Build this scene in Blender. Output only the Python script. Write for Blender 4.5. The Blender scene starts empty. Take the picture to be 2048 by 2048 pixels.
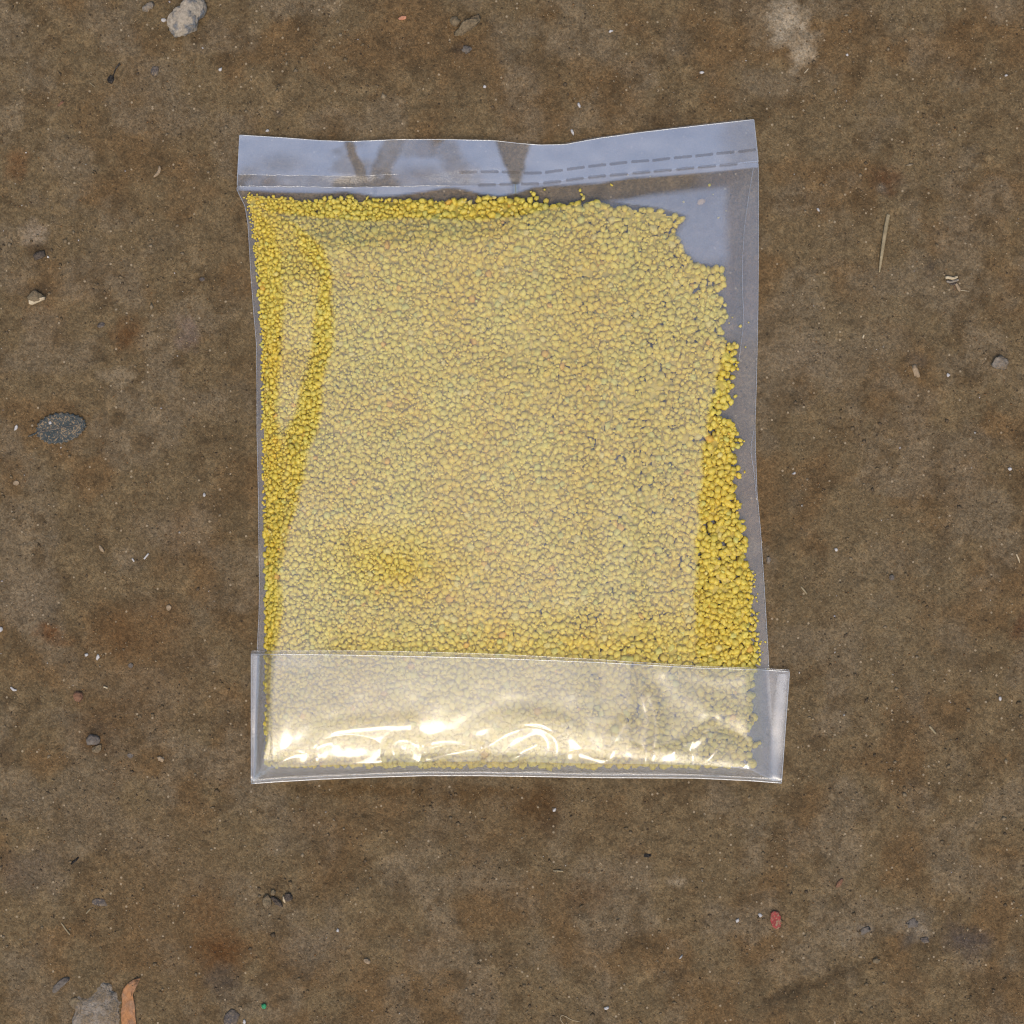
import bpy, bmesh, math, random
import numpy as np

random.seed(7)
RNG = np.random.default_rng(11)
scene = bpy.context.scene
COL = scene.collection

# ------------------------------------------------------------------ camera, sky, sun, exposure
S = 0.00015                 # metres on the ground per photograph pixel (2048 px frame)
CAM_H = 0.60
cam_data = bpy.data.cameras.new('camera')
cam = bpy.data.objects.new('camera', cam_data)
COL.objects.link(cam)
cam.location = (0.0, 0.0, CAM_H)
cam.rotation_euler = (0.0, 0.0, 0.0)
cam_data.sensor_width = 36.0
cam_data.lens = 36.0 * CAM_H / (2048 * S)
cam_data.clip_start = 0.01
cam_data.clip_end = 2000.0
scene.camera = cam

SUN_EL, SUN_AZ = math.radians(64.0), math.radians(180.0)     # hazy sun beyond the lower edge of the picture
world = bpy.data.worlds.new('World')
scene.world = world
world.use_nodes = True
wn = world.node_tree.nodes
sky = wn.new('ShaderNodeTexSky')
sky.sky_type = 'NISHITA'
sky.sun_disc = False
sky.sun_elevation = SUN_EL
sky.sun_rotation = SUN_AZ
sky.dust_density = 4.0
sky.air_density = 1.3
sky.ozone_density = 4.0
world.node_tree.links.new(sky.outputs[0], wn['Background'].inputs[0])
wn['Background'].inputs[1].default_value = 0.15

sun_data = bpy.data.lights.new('sun', 'SUN')
sun_data.energy = 1.3
sun_data.angle = math.radians(28.0)
sun_data.color = (1.0, 0.85, 0.62)
sun = bpy.data.objects.new('sun', sun_data)
COL.objects.link(sun)
sun.location = (0, -1, 2)
sun.rotation_euler = (math.radians(90.0) - SUN_EL, 0.0, 0.0)   # shines from -Y at SUN_EL

scene.view_settings.view_transform = 'Standard'
scene.view_settings.look = 'None'
scene.view_settings.exposure = 0.27
scene.view_settings.gamma = 1.0
scene.view_settings.use_curve_mapping = False
scene.render.engine = 'CYCLES'
scene.cycles.transparent_max_bounces = 32
scene.cycles.max_bounces = 6
scene.cycles.diffuse_bounces = 3
scene.cycles.glossy_bounces = 2
scene.cycles.caustics_reflective = False
scene.cycles.caustics_refractive = False
scene.cycles.use_denoising = True
scene.cycles.use_adaptive_sampling = True
scene.cycles.adaptive_threshold = 0.02
scene.cycles.filter_width = 1.2

# ------------------------------------------------------------------ helpers
def interp(x, pts):
    p = np.asarray(pts, float)
    return np.interp(x, p[:, 0], p[:, 1])

def world_xy(px, py, z=0.0):
    """ground-plane metres of a point measured in the photograph at height z"""
    k = S * (CAM_H - np.asarray(z, float)) / CAM_H
    return (np.asarray(px, float) - 1024) * k, (1024 - np.asarray(py, float)) * k

def hash2(ix, iy, seed):
    h = (ix.astype(np.int64) * 374761393 + iy.astype(np.int64) * 668265263 + seed * 974711) & 0x7fffffff
    h = ((h ^ (h >> 13)) * 1274126177) & 0x7fffffff
    h = (h ^ (h >> 16)) & 0xffffff
    return h / float(0xffffff)

def noise2(x, y, seed=0):
    x = np.asarray(x, float); y = np.asarray(y, float)
    ix = np.floor(x); iy = np.floor(y)
    fx = x - ix; fy = y - iy
    u = fx * fx * (3 - 2 * fx); v = fy * fy * (3 - 2 * fy)
    a = hash2(ix, iy, seed); b = hash2(ix + 1, iy, seed)
    c = hash2(ix, iy + 1, seed); d = hash2(ix + 1, iy + 1, seed)
    return (a * (1 - u) + b * u) * (1 - v) + (c * (1 - u) + d * u) * v * 1.0

def fbm(x, y, seed=0, octv=4):
    t = 0.0; a = 0.5; n = 0.0
    for i in range(octv):
        t = t + a * noise2(x * 2 ** i + 17.3 * i, y * 2 ** i - 9.1 * i, seed + i); n += a; a *= 0.5
    return t / n

def smin(a, b, k):
    h = np.clip(0.5 + 0.5 * (b - a) / k, 0, 1)
    return b * (1 - h) + a * h - k * h * (1 - h)

def sstep(a, b, x):
    t = np.clip((x - a) / (b - a), 0, 1)
    return t * t * (3 - 2 * t)

def mesh_np(name, verts, faces, attrs=None, smooth=True):
    """faces: (n,3) or (n,4) int array"""
    verts = np.asarray(verts, np.float32); faces = np.asarray(faces, np.int32)
    m = bpy.data.meshes.new(name)
    n, k = faces.shape
    m.vertices.add(len(verts)); m.vertices.foreach_set('co', verts.ravel())
    m.loops.add(n * k); m.loops.foreach_set('vertex_index', faces.ravel())
    m.polygons.add(n)
    m.polygons.foreach_set('loop_start', np.arange(0, n * k, k, dtype=np.int32))
    m.update(calc_edges=True); m.validate()
    if smooth:
        m.polygons.foreach_set('use_smooth', np.ones(len(m.polygons), bool))
    for nm, arr in (attrs or {}).items():
        arr = np.asarray(arr, np.float32)
        if arr.ndim == 1:
            a = m.attributes.new(nm, 'FLOAT', 'POINT'); a.data.foreach_set('value', arr)
        else:
            a = m.attributes.new(nm, 'FLOAT_COLOR', 'POINT')
            rgba = np.ones((len(arr), 4), np.float32); rgba[:, :3] = arr[:, :3]
            a.data.foreach_set('color', rgba.ravel())
    m.update()
    return m

def link(name, mesh, mat=None, parent=None):
    o = bpy.data.objects.new(name, mesh)
    COL.objects.link(o)
    if mat is not None and mesh is not None and not mesh.materials:
        mesh.materials.append(mat)
    if parent is not None:
        o.parent = parent
    return o

def tag(o, label=None, category=None, group=None, kind=None):
    if label: o['label'] = label
    if category: o['category'] = category
    if group: o['group'] = group
    if kind: o['kind'] = kind
    return o

def grid_faces(nr, nc):
    i = np.arange(nr - 1)[:, None] * nc + np.arange(nc - 1)[None, :]
    i = i.ravel()
    return np.stack([i, i + 1, i + nc + 1, i + nc], 1)

def ico(sub):
    bm = bmesh.new()
    bmesh.ops.create_icosphere(bm, subdivisions=sub, radius=1.0)
    v = np.array([q.co[:] for q in bm.verts]); f = np.array([[q.index for q in p.verts] for p in bm.faces])
    bm.free()
    return v, f
ICO1 = ico(1); ICO2 = ico(2); ICO3 = ico(3); ICO4 = ico(4)

def tube_np(pts, rad, sides=6, squash=1.0):
    """closed tube along a polyline; rad per point; ends capped by collapsing"""
    P = np.asarray(pts, float); n = len(P)
    R = np.full(n, rad) if np.isscalar(rad) else np.asarray(rad, float)
    T = np.gradient(P, axis=0); T /= np.linalg.norm(T, axis=1)[:, None] + 1e-12
    up = np.array([0, 0, 1.0])
    A = np.cross(T, up); A /= np.linalg.norm(A, axis=1)[:, None] + 1e-9
    B = np.cross(A, T)
    P2 = np.vstack([P[:1], P, P[-1:]]); R2 = np.concatenate([[R[0] * 0.05], R, [R[-1] * 0.05]])
    A2 = np.vstack([A[:1], A, A[-1:]]); B2 = np.vstack([B[:1], B, B[-1:]])
    an = np.linspace(0, 2 * math.pi, sides, endpoint=False)
    V = P2[:, None, :] + R2[:, None, None] * (np.cos(an)[None, :, None] * A2[:, None, :] + squash * np.sin(an)[None, :, None] * B2[:, None, :])
    V = V.reshape(-1, 3)
    F = []
    for i in range(len(P2) - 1):
        for j in range(sides):
            j2 = (j + 1) % sides
            F.append((i * sides + j, i * sides + j2, (i + 1) * sides + j2, (i + 1) * sides + j))
    return V, np.array(F)

# ------------------------------------------------------------------ materials
def new_mat(name):
    m = bpy.data.materials.new(name); m.use_nodes = True
    nt = m.node_tree; nt.nodes.clear()
    return m, nt

class NT:
    def __init__(s, nt): s.nt = nt
    def n(s, typ, **kw):
        q = s.nt.nodes.new(typ)
        for k, v in kw.items(): setattr(q, k, v)
        return q
    def l(s, a, b): s.nt.links.new(a, b)
    def val(s, sock, v):
        if hasattr(v, 'bl_rna') and hasattr(v, 'is_linked'): s.l(v, sock)
        else: sock.default_value = v
    def math(s, op, a, b=None, clamp=False):
        q = s.n('ShaderNodeMath', operation=op, use_clamp=clamp)
        s.val(q.inputs[0], a)
        if b is not None: s.val(q.inputs[1], b)
        return q.outputs[0]
    def mix(s, fac, a, b, blend='MIX'):
        q = s.n('ShaderNodeMix', data_type='RGBA', blend_type=blend)
        s.val(q.inputs[0], fac); s.val(q.inputs[6], a); s.val(q.inputs[7], b)
        return q.outputs[2]
    def noise(s, vec, scale, detail=2.0, rough=0.5):
        q = s.n('ShaderNodeTexNoise'); s.l(vec, q.inputs['Vector'])
        q.inputs['Scale'].default_value = scale; q.inputs['Detail'].default_value = detail; q.inputs['Roughness'].default_value = rough
        return q.outputs['Fac']
    def vor(s, vec, scale, feature='F1'):
        q = s.n('ShaderNodeTexVoronoi', feature=feature); s.l(vec, q.inputs['Vector']); q.inputs['Scale'].default_value = scale
        return q
    def maprange(s, v, a, b, c=0.0, d=1.0):
        q = s.n('ShaderNodeMapRange'); s.val(q.inputs[0], v)
        q.inputs[1].default_value = a; q.inputs[2].default_value = b; q.inputs[3].default_value = c; q.inputs[4].default_value = d
        return q.outputs[0]

def rgb(r, g, b): return (r, g, b, 1.0)

def mat_ground():
    m, nt = new_mat('packed_earth'); t = NT(nt)
    pos = t.n('ShaderNodeTexCoord').outputs['Object']
    tint = t.n('ShaderNodeAttribute', attribute_name='tint').outputs['Color']
    v1 = t.vor(pos, 2300.0); v2 = t.vor(pos, 1150.0)
    sp = t.n('ShaderNodeSeparateColor'); t.l(v1.outputs['Color'], sp.inputs[0])
    sp2 = t.n('ShaderNodeSeparateColor'); t.l(v2.outputs['Color'], sp2.inputs[0])
    br = t.maprange(sp.outputs[0], 0, 1, 0.72, 1.28)
    br2 = t.maprange(sp2.outputs[0], 0, 1, 0.86, 1.14)
    fine = t.maprange(t.noise(pos, 900.0, 6.0, 0.7), 0.3, 0.7, 0.80, 1.20)
    mid = t.maprange(t.noise(pos, 120.0, 4.0, 0.6), 0.3, 0.7, 0.86, 1.14)
    k = t.math('MULTIPLY', t.math('MULTIPLY', br, br2), t.math('MULTIPLY', fine, mid))
    hue = t.mix(t.math('MULTIPLY', sp.outputs[1], 0.55), rgb(1, 1, 1), rgb(1.12, 0.96, 0.78))
    c = t.mix(1.0, tint, hue, 'MULTIPLY')
    kc = t.n('ShaderNodeCombineColor'); t.l(k, kc.inputs[0]); t.l(k, kc.inputs[1]); t.l(k, kc.inputs[2])
    c = t.mix(1.0, c, kc.outputs[0], 'MULTIPLY')
    # scattered single grains: pale quartz, dark mineral, rust
    v3 = t.vor(pos, 640.0)
    s3 = t.n('ShaderNodeSeparateColor'); t.l(v3.outputs['Color'], s3.inputs[0])
    near = t.math('LESS_THAN', v3.outputs['Distance'], 0.22)
    pale = t.math('MULTIPLY', near, t.math('GREATER_THAN', s3.outputs[0], 0.93))
    dark = t.math('MULTIPLY', near, t.math('LESS_THAN', s3.outputs[0], 0.06))
    c = t.mix(t.math('MULTIPLY', pale, 0.65), c, rgb(0.36, 0.28, 0.18))
    c = t.mix(t.math('MULTIPLY', dark, 0.75), c, rgb(0.025, 0.018, 0.012))
    b = t.n('ShaderNodeBsdfPrincipled'); t.l(c, b.inputs['Base Color'])
    b.inputs['Roughness'].default_value = 0.92; b.inputs['Specular IOR Level'].default_value = 0.18
    h = t.math('ADD', t.math('MULTIPLY', v1.outputs['Distance'], -0.6), t.math('MULTIPLY', t.noise(pos, 700.0, 5.0, 0.7), 1.4))
    bp = t.n('ShaderNodeBump'); bp.inputs['Strength'].default_value = 0.6; bp.inputs['Distance'].default_value = 0.0003
    t.l(h, bp.inputs['Height']); t.l(bp.outputs[0], b.inputs['Normal'])
    o = t.n('ShaderNodeOutputMaterial'); t.l(b.outputs[0], o.inputs[0])
    return m

def mat_attr_mineral(name, attr, rough=0.85, bump=0.4, scale=900.0, var=0.25, sss=0.0):
    """mineral whose colour comes from a colour attribute, with grain"""
    m, nt = new_mat(name); t = NT(nt)
    pos = t.n('ShaderNodeTexCoord').outputs['Object']
    c = t.n('ShaderNodeAttribute', attribute_name=attr).outputs['Color']
    nz = t.noise(pos, scale, 5.0, 0.65)
    k = t.maprange(nz, 0.3, 0.7, 1 - var, 1 + var)
    kc = t.n('ShaderNodeCombineColor'); [t.l(k, kc.inputs[i]) for i in range(3)]
    c = t.mix(1.0, c, kc.outputs[0], 'MULTIPLY')
    b = t.n('ShaderNodeBsdfPrincipled'); t.l(c, b.inputs['Base Color'])
    b.inputs['Roughness'].default_value = rough; b.inputs['Specular IOR Level'].default_value = 0.25
    if sss > 0:
        b.inputs['Subsurface Weight'].default_value = sss
        b.inputs['Subsurface Radius'].default_value = (1.0, 0.7, 0.15)
        b.inputs['Subsurface Scale'].default_value = 0.0008
    bp = t.n('ShaderNodeBump'); bp.inputs['Strength'].default_value = bump; bp.inputs['Distance'].default_value = 0.0003
    t.l(nz, bp.inputs['Height']); t.l(bp.outputs[0], b.inputs['Normal'])
    o = t.n('ShaderNodeOutputMaterial'); t.l(b.outputs[0], o.inputs[0])
    return m

def mat_two(name, ca, cb, scale=300.0, lo=0.4, hi=0.6, rough=0.85, bump=0.5, grain=1600.0, dust=None, spec=0.25):
    """two colours blotched into each other, fine grain, optional dust grains stuck on"""
    m, nt = new_mat(name); t = NT(nt)
    pos = t.n('ShaderNodeTexCoord').outputs['Object']
    f = t.maprange(t.noise(pos, scale, 4.0, 0.6), lo, hi)
    c = t.mix(f, rgb(*ca), rgb(*cb))
    g = t.noise(pos, grain, 4.0, 0.7)
    k = t.maprange(g, 0.3, 0.7, 0.7, 1.3)
    kc = t.n('ShaderNodeCombineColor'); [t.l(k, kc.inputs[i]) for i in range(3)]
    c = t.mix(1.0, c, kc.outputs[0], 'MULTIPLY')
    if dust:
        cl_ = t.maprange(t.noise(pos, 320.0, 3.0, 0.6), 0.3, 0.7, -0.06, 0.06)
        d = t.maprange(t.math('ADD', t.noise(pos, 2300.0, 3.0, 0.6), cl_), 0.66 - 0.25 * dust, 0.72 - 0.25 * dust)
        c = t.mix(d, c, rgb(0.24, 0.17, 0.10))
    b = t.n('ShaderNodeBsdfPrincipled'); t.l(c, b.inputs['Base Color'])
    b.inputs['Roughness'].default_value = rough; b.inputs['Specular IOR Level'].default_value = spec
    bp = t.n('ShaderNodeBump'); bp.inputs['Strength'].default_value = bump; bp.inputs['Distance'].default_value = 0.0004
    t.l(t.math('ADD', g, f), bp.inputs['Height']); t.l(bp.outputs[0], b.inputs['Normal'])
    o = t.n('ShaderNodeOutputMaterial'); t.l(b.outputs[0], o.inputs[0])
    return m

def mat_film(name, gloss=0.16, haze=0.05, rough=0.10, tint=(0.985, 0.985, 0.98)):
    """thin clear polythene: transparent sheet, sky reflection, slight milkiness; mesh attributes gloss/haze scale both"""
    m, nt = new_mat(name); t = NT(nt)
    ag = t.n('ShaderNodeAttribute', attribute_name='gloss').outputs['Fac']
    ah = t.n('ShaderNodeAttribute', attribute_name='haze').outputs['Fac']
    tr = t.n('ShaderNodeBsdfTransparent'); tr.inputs[0].default_value = rgb(*tint)
    gl = t.n('ShaderNodeBsdfGlossy'); gl.inputs['Color'].default_value = rgb(1, 1, 1); gl.inputs['Roughness'].default_value = rough
    fr = t.n('ShaderNodeLayerWeight'); fr.inputs[0].default_value = 0.18
    f = t.math('ADD', gloss, t.math('MULTIPLY', fr.outputs['Fresnel'], 0.08))
    f = t.math('MULTIPLY', f, ag, True)
    dif = t.n('ShaderNodeBsdfDiffuse'); dif.inputs[0].default_value = rgb(0.86, 0.87, 0.88)
    trl = t.n('ShaderNodeBsdfTranslucent'); trl.inputs[0].default_value = rgb(0.86, 0.87, 0.88)
    dd = t.n('ShaderNodeMixShader'); dd.inputs[0].default_value = 0.5; t.l(dif.outputs[0], dd.inputs[1]); t.l(trl.outputs[0], dd.inputs[2])
    hf = t.math('MULTIPLY', haze, ah, True)
    m1 = t.n('ShaderNodeMixShader'); t.l(hf, m1.inputs[0]); t.l(tr.outputs[0], m1.inputs[1]); t.l(dd.outputs[0], m1.inputs[2])
    m2 = t.n('ShaderNodeMixShader'); t.l(f, m2.inputs[0]); t.l(m1.outputs[0], m2.inputs[1]); t.l(gl.outputs[0], m2.inputs[2])
    o = t.n('ShaderNodeOutputMaterial'); t.l(m2.outputs[0], o.inputs[0])
    return m

GROUND_MAT = mat_ground()
def mat_granule():
    m, nt = new_mat('yellow_granule_crystal'); t = NT(nt)
    pos = t.n('ShaderNodeTexCoord').outputs['Object']
    c = t.n('ShaderNodeAttribute', attribute_name='gcol').outputs['Color']
    b = t.n('ShaderNodeBsdfDiffuse'); t.l(c, b.inputs[0])
    tl = t.n('ShaderNodeBsdfTranslucent'); t.l(c, tl.inputs[0])
    mx = t.n('ShaderNodeMixShader'); mx.inputs[0].default_value = 0.42; t.l(b.outputs[0], mx.inputs[1]); t.l(tl.outputs[0], mx.inputs[2])
    g = t.n('ShaderNodeBsdfGlossy'); g.inputs['Roughness'].default_value = 0.5
    m2 = t.n('ShaderNodeMixShader'); m2.inputs[0].default_value = 0.03; t.l(mx.outputs[0], m2.inputs[1]); t.l(g.outputs[0], m2.inputs[2])
    o = t.n('ShaderNodeOutputMaterial'); t.l(m2.outputs[0], o.inputs[0])
    return m
GRAN_MAT = mat_granule()
GRAIN_MAT = mat_attr_mineral('loose_grain', 'gcol', rough=0.8, bump=0.2, scale=3000.0, var=0.15)
FILM_BODY = mat_film('clear_film_body', gloss=0.105, haze=0.045, rough=0.11)
FILM_BACK = mat_film('clear_film_back', gloss=0.09, haze=0.10)
FILM_HEAD = mat_film('clear_film_header', gloss=0.46, haze=0.22, rough=0.10)
FILM_FLAP = mat_film('clear_film_flap', gloss=0.085, haze=0.11, rough=0.14)
FILM_SEAM = mat_film('heat_sealed_seam', gloss=0.12, haze=0.26, rough=0.2)
FILM_EDGE = mat_film('cut_film_edge', gloss=0.16, haze=0.34, rough=0.2)
WELD = mat_film('clear_weld', gloss=0.04, haze=0.02, tint=(0.80, 0.79, 0.785))

# ------------------------------------------------------------------ ground
# stains and dust of the earth, dark patches, and shade painted beside the bag: (px, py, rx, ry, angle, colour, strength)
STAINS_AND_SHADE = [
    (330, 1820, 150, 190, 20, (0.118, 0.076, 0.040), 0.6), (300, 1350, 140, 110, 0, (0.122, 0.078, 0.042), 0.5), (150, 1640, 120, 60, 60, (0.112, 0.082, 0.052), 0.5),
    (1000, 1640, 260, 60, 0, (0.118, 0.078, 0.042), 0.5), (470, 900, 30, 380, 0, (0.098, 0.070, 0.040), 0.5), (1575, 1050, 34, 260, 0, (0.105, 0.078, 0.046), 0.4),  # long narrow strips: contact shade painted along the bag's left and right sides
    (1700, 640, 170, 110, 10, (0.150, 0.118, 0.080), 0.35), (1780, 1230, 160, 190, 0, (0.142, 0.110, 0.072), 0.35),
    (1578, 40, 40, 40, 20, (0.30, 0.25, 0.20), 0.95), (1608, 100, 26, 40, -35, (0.28, 0.23, 0.18), 0.85),
    (1560, 78, 26, 16, 30, (0.26, 0.22, 0.18), 0.6), (70, 470, 28, 24, 0, (0.24, 0.19, 0.15), 0.8),
    (375, 665, 20, 36, 0, (0.15, 0.11, 0.095), 0.8), (235, 750, 36, 18, 0, (0.21, 0.165, 0.12), 0.7),
    (250, 670, 32, 40, -25, (0.095, 0.050, 0.022), 0.9), (1325, 240, 50, 34, 0, (0.075, 0.050, 0.028), 0.85),
    (1385, 70, 40, 30, 20, (0.085, 0.058, 0.032), 0.7), (1770, 355, 30, 34, 0, (0.085, 0.046, 0.024), 0.9),
    (1762, 375, 12, 10, 0, (0.12, 0.10, 0.085), 0.8), (1095, 25, 30, 26, 0, (0.10, 0.062, 0.030), 0.8),
    (1080, 1610, 50, 40, 30, (0.075, 0.042, 0.018), 0.9), (1100, 1650, 30, 22, 40, (0.055, 0.034, 0.018), 0.8),
    (445, 1905, 50, 46, 0, (0.095, 0.045, 0.017), 0.9), (450, 1960, 40, 34, 0, (0.07, 0.052, 0.04), 0.85),
    (420, 1830, 45, 60, 20, (0.12, 0.068, 0.032), 0.7), (240, 1270, 60, 45, -20, (0.105, 0.058, 0.026), 0.8),
    (210, 1420, 80, 40, 0, (0.09, 0.055, 0.028), 0.75), (100, 1270, 40, 20, -20, (0.11, 0.050, 0.020), 0.75),
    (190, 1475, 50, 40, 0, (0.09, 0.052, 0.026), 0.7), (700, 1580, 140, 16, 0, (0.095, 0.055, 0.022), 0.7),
    (930, 1590, 150, 22, 0, (0.085, 0.050, 0.022), 0.7), (640, 1640, 60, 40, 0, (0.10, 0.062, 0.032), 0.6),  # thin dark strips along the bottom fold, painted as contact shade
    (680, 1745, 60, 40, 30, (0.10, 0.062, 0.03), 0.7), (1930, 1880, 50, 36, 0, (0.07, 0.055, 0.05), 0.85),
    (1830, 1860, 26, 24, 0, (0.19, 0.155, 0.125), 0.75), (1815, 1882, 20, 14, 0, (0.085, 0.07, 0.06), 0.8),
    (1730, 1862, 16, 10, 20, (0.14, 0.12, 0.11), 0.8), (1690, 1880, 40, 30, 20, (0.19, 0.15, 0.11), 0.6),
    (1640, 1965, 130, 16, 20, (0.075, 0.052, 0.03), 0.85), (1560, 2000, 60, 20, 15, (0.065, 0.046, 0.028), 0.8),
    (1353, 1765, 18, 12, -20, (0.25, 0.20, 0.15), 0.7), (560, 225, 12, 8, 0, (0.09, 0.07, 0.055), 0.7),
    (925, 105, 22, 16, 0, (0.075, 0.052, 0.035), 0.8), (940, 28, 36, 12, -20, (0.08, 0.055, 0.03), 0.8),
    (80, 500, 26, 16, 0, (0.075, 0.05, 0.03), 0.8), (70, 580, 30, 16, 0, (0.07, 0.048, 0.03), 0.8),  # dark patches close above the clods and stones
    (540, 1775, 24, 14, 0, (0.075, 0.05, 0.028), 0.8), (186, 1462, 20, 12, 0, (0.06, 0.044, 0.03), 0.8),
    (1865, 535, 22, 22, 30, (0.085, 0.065, 0.05), 0.7), (1830, 720, 24, 14, 0, (0.085, 0.062, 0.045), 0.75),
    (1610, 710, 70, 40, 0, (0.175, 0.135, 0.10), 0.45), (620, 1900, 70, 50, 0, (0.135, 0.105, 0.08), 0.55),
    (60, 1740, 70, 50, 0, (0.12, 0.092, 0.072), 0.6), (1920, 60, 30, 30, 0, (0.085, 0.052, 0.026), 0.7),
    (2040, 1255, 16, 24, 0, (0.075, 0.038, 0.020), 0.85), (60, 1200, 60, 60, 0, (0.15, 0.115, 0.085), 0.5),
    (330, 1060, 60, 40, 0, (0.15, 0.115, 0.085), 0.5), (340, 1240, 40, 50, 0, (0.12, 0.068, 0.032), 0.55),
    (1180, 1790, 70, 30, 20, (0.12, 0.070, 0.036), 0.5), (1380, 1990, 50, 40, 0, (0.12, 0.07, 0.03), 0.55),
    (700, 1880, 30, 26, 0, (0.19, 0.135, 0.085), 0.6), (30, 330, 30, 30, 0, (0.12, 0.062, 0.028), 0.7),
    (250, 180, 60, 40, 0, (0.125, 0.085, 0.05), 0.5), (1640, 180, 60, 30, 10, (0.125, 0.088, 0.05), 0.5),
]

def ground_height(px, py):
    inbag = sstep(440, 520, px) * sstep(1600, 1530, px) * sstep(215, 290, py) * sstep(1600, 1540, py)
    lo = (fbm(px / 160, py / 160, 3, 3) - 0.5) * 2.4 + (fbm(px / 46, py / 46, 9, 3) - 0.5) * 1.3
    hi = (fbm(px / 12, py / 12, 21, 3) - 0.5) * 0.6
    clods = np.clip(fbm(px / 26, py / 26, 51, 3) - 0.60, 0, 1) * 4.0
    z = lo + hi + clods
    # raked crumbs and a wheel-like scrape in the lower right
    d = (py - (2002 - (px - 1527) * 0.356)) / 16
    z += np.exp(-d * d) * sstep(1440, 1560, px) * sstep(1800, 1700, px) * (noise2(px / 9, py / 9, 77) - 0.35) * 1.8
    z = z * (1 - inbag) + (hi * 0.22 - 0.35) * inbag
    return z * 0.001 * 0.62

def build_ground():
    # the seen patch is a dense sheet; rings of ever larger quads carry the same sheet out to the horizon
    N = 720
    c = np.linspace(-1500, 1500, N)
    X, Y = np.meshgrid(c, -c)                       # image-style axes, centred
    px, py = X + 1024, 1024 - Y
    z = ground_height(px, py)
    fade = np.clip((1500 - np.maximum(abs(X), abs(Y))) / 300, 0, 1)
    z = z * fade
    base = np.array([0.117, 0.0845, 0.0445]); rust = np.array([0.111, 0.070, 0.032]); grey = np.array([0.127, 0.097, 0.060]); dark = np.array([0.073, 0.049, 0.024])
    n1 = sstep(0.44, 0.70, fbm(px / 95, py / 95, 31, 5))[..., None]
    n2 = sstep(0.44, 0.68, fbm(px / 80, py / 80, 41, 5))[..., None]
    n3 = np.maximum(sstep(0.56, 0.76, fbm(px / 40, py / 40, 61, 4)), 0.8 * sstep(0.62, 0.78, fbm(px / 13, py / 13, 63, 3)))[..., None]
    n4 = sstep(0.58, 0.76, fbm(px / 20, py / 20, 67, 4))[..., None]
    tint = base * (1 - n1 * 0.9) + rust * n1 * 0.9
    tint = tint * (1 - n2 * 0.75) + grey * n2 * 0.75
    tint = tint * (1 - n3 * 0.7) + dark * n3 * 0.7
    tint = tint * (1 + n4 * 0.22)
    jx = (fbm(px / 22, py / 22, 71, 4) - 0.5) * 46; jy = (fbm(px / 22, py / 22, 81, 4) - 0.5) * 46
    gn = 0.55 + 0.9 * fbm(px / 6, py / 6, 91, 3)
    for (sx, sy, rx, ry, an, col, st) in STAINS_AND_SHADE:
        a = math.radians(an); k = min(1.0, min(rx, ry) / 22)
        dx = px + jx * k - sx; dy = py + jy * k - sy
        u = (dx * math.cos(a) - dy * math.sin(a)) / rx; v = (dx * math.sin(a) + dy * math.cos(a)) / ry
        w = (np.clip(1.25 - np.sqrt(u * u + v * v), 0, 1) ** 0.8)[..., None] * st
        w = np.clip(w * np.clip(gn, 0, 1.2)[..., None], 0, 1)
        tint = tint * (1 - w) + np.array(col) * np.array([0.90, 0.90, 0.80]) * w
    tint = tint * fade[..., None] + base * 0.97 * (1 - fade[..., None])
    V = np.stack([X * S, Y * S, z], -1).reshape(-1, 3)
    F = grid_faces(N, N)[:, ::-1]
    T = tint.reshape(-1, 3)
    # outer rings
    edge = np.concatenate([np.arange(N), (np.arange(1, N) * N + N - 1), (N - 1) * N + np.arange(N - 2, -1, -1), np.arange(N - 2, 0, -1) * N])
    ring = edge; nV = len(V); Vs = [V]; Ts = [T]; Fq = [F]
    prev = ring; pv = V[ring]
    for sc in (1.3, 2.2, 5.0, 14.0, 60.0, 300.0, 2200.0):
        r = V[edge] * np.array([sc, sc, 0])
        idx = nV + np.arange(len(edge)); nV += len(edge)
        Vs.append(r); Ts.append(np.tile(base * 0.97, (len(edge), 1)))
        a, b = prev, np.roll(prev, -1); c2, d2 = np.roll(idx, -1), idx
        Fq.append(np.stack([a, b, c2, d2], 1)); prev = idx
    V = np.vstack(Vs); T = np.vstack(Ts); F = np.vstack(Fq)
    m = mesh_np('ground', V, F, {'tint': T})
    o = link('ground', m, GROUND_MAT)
    tag(o, 'bare brown sandy earth, packed and speckled, under the bag', 'ground', kind='structure')
build_ground()

# ------------------------------------------------------------------ bag shape (measured outlines, in photograph pixels)
TOP_EDGE = [(479, 270), (560, 275), (640, 281), (700, 283), (800, 279), (900, 279), (985, 281), (1040, 287), (1080, 290), (1130, 289), (1200, 276), (1288, 264), (1400, 251), (1508, 239)]
LEFT = [(239, 480), (270, 479), (350, 475), (380, 474), (412, 490), (448, 496), (551, 502), (620, 507), (689, 513), (786, 514), (869, 514), (952, 516), (1001, 517), (1105, 518), (1167, 519), (1229, 518), (1308, 514), (1400, 510), (1560, 506)]
RIGHT = [(239, 1508), (315, 1516), (345, 1517), (500, 1517), (620, 1516), (760, 1513), (850, 1510), (900, 1511), (985, 1514), (1060, 1521), (1150, 1527), (1250, 1533), (1340, 1538), (1450, 1545), (1560, 1556)]
LIP = [(474, 380), (540, 384), (600, 386), (640, 387), (690, 384), (720, 388), (755, 394), (800, 391), (850, 384), (895, 376), (920, 378), (960, 388), (1000, 393), (1040, 385), (1065, 376), (1100, 373), (1150, 370), (1200, 367), (1260, 357), (1340, 352), (1390, 348), (1430, 345), (1517, 335)]
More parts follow.
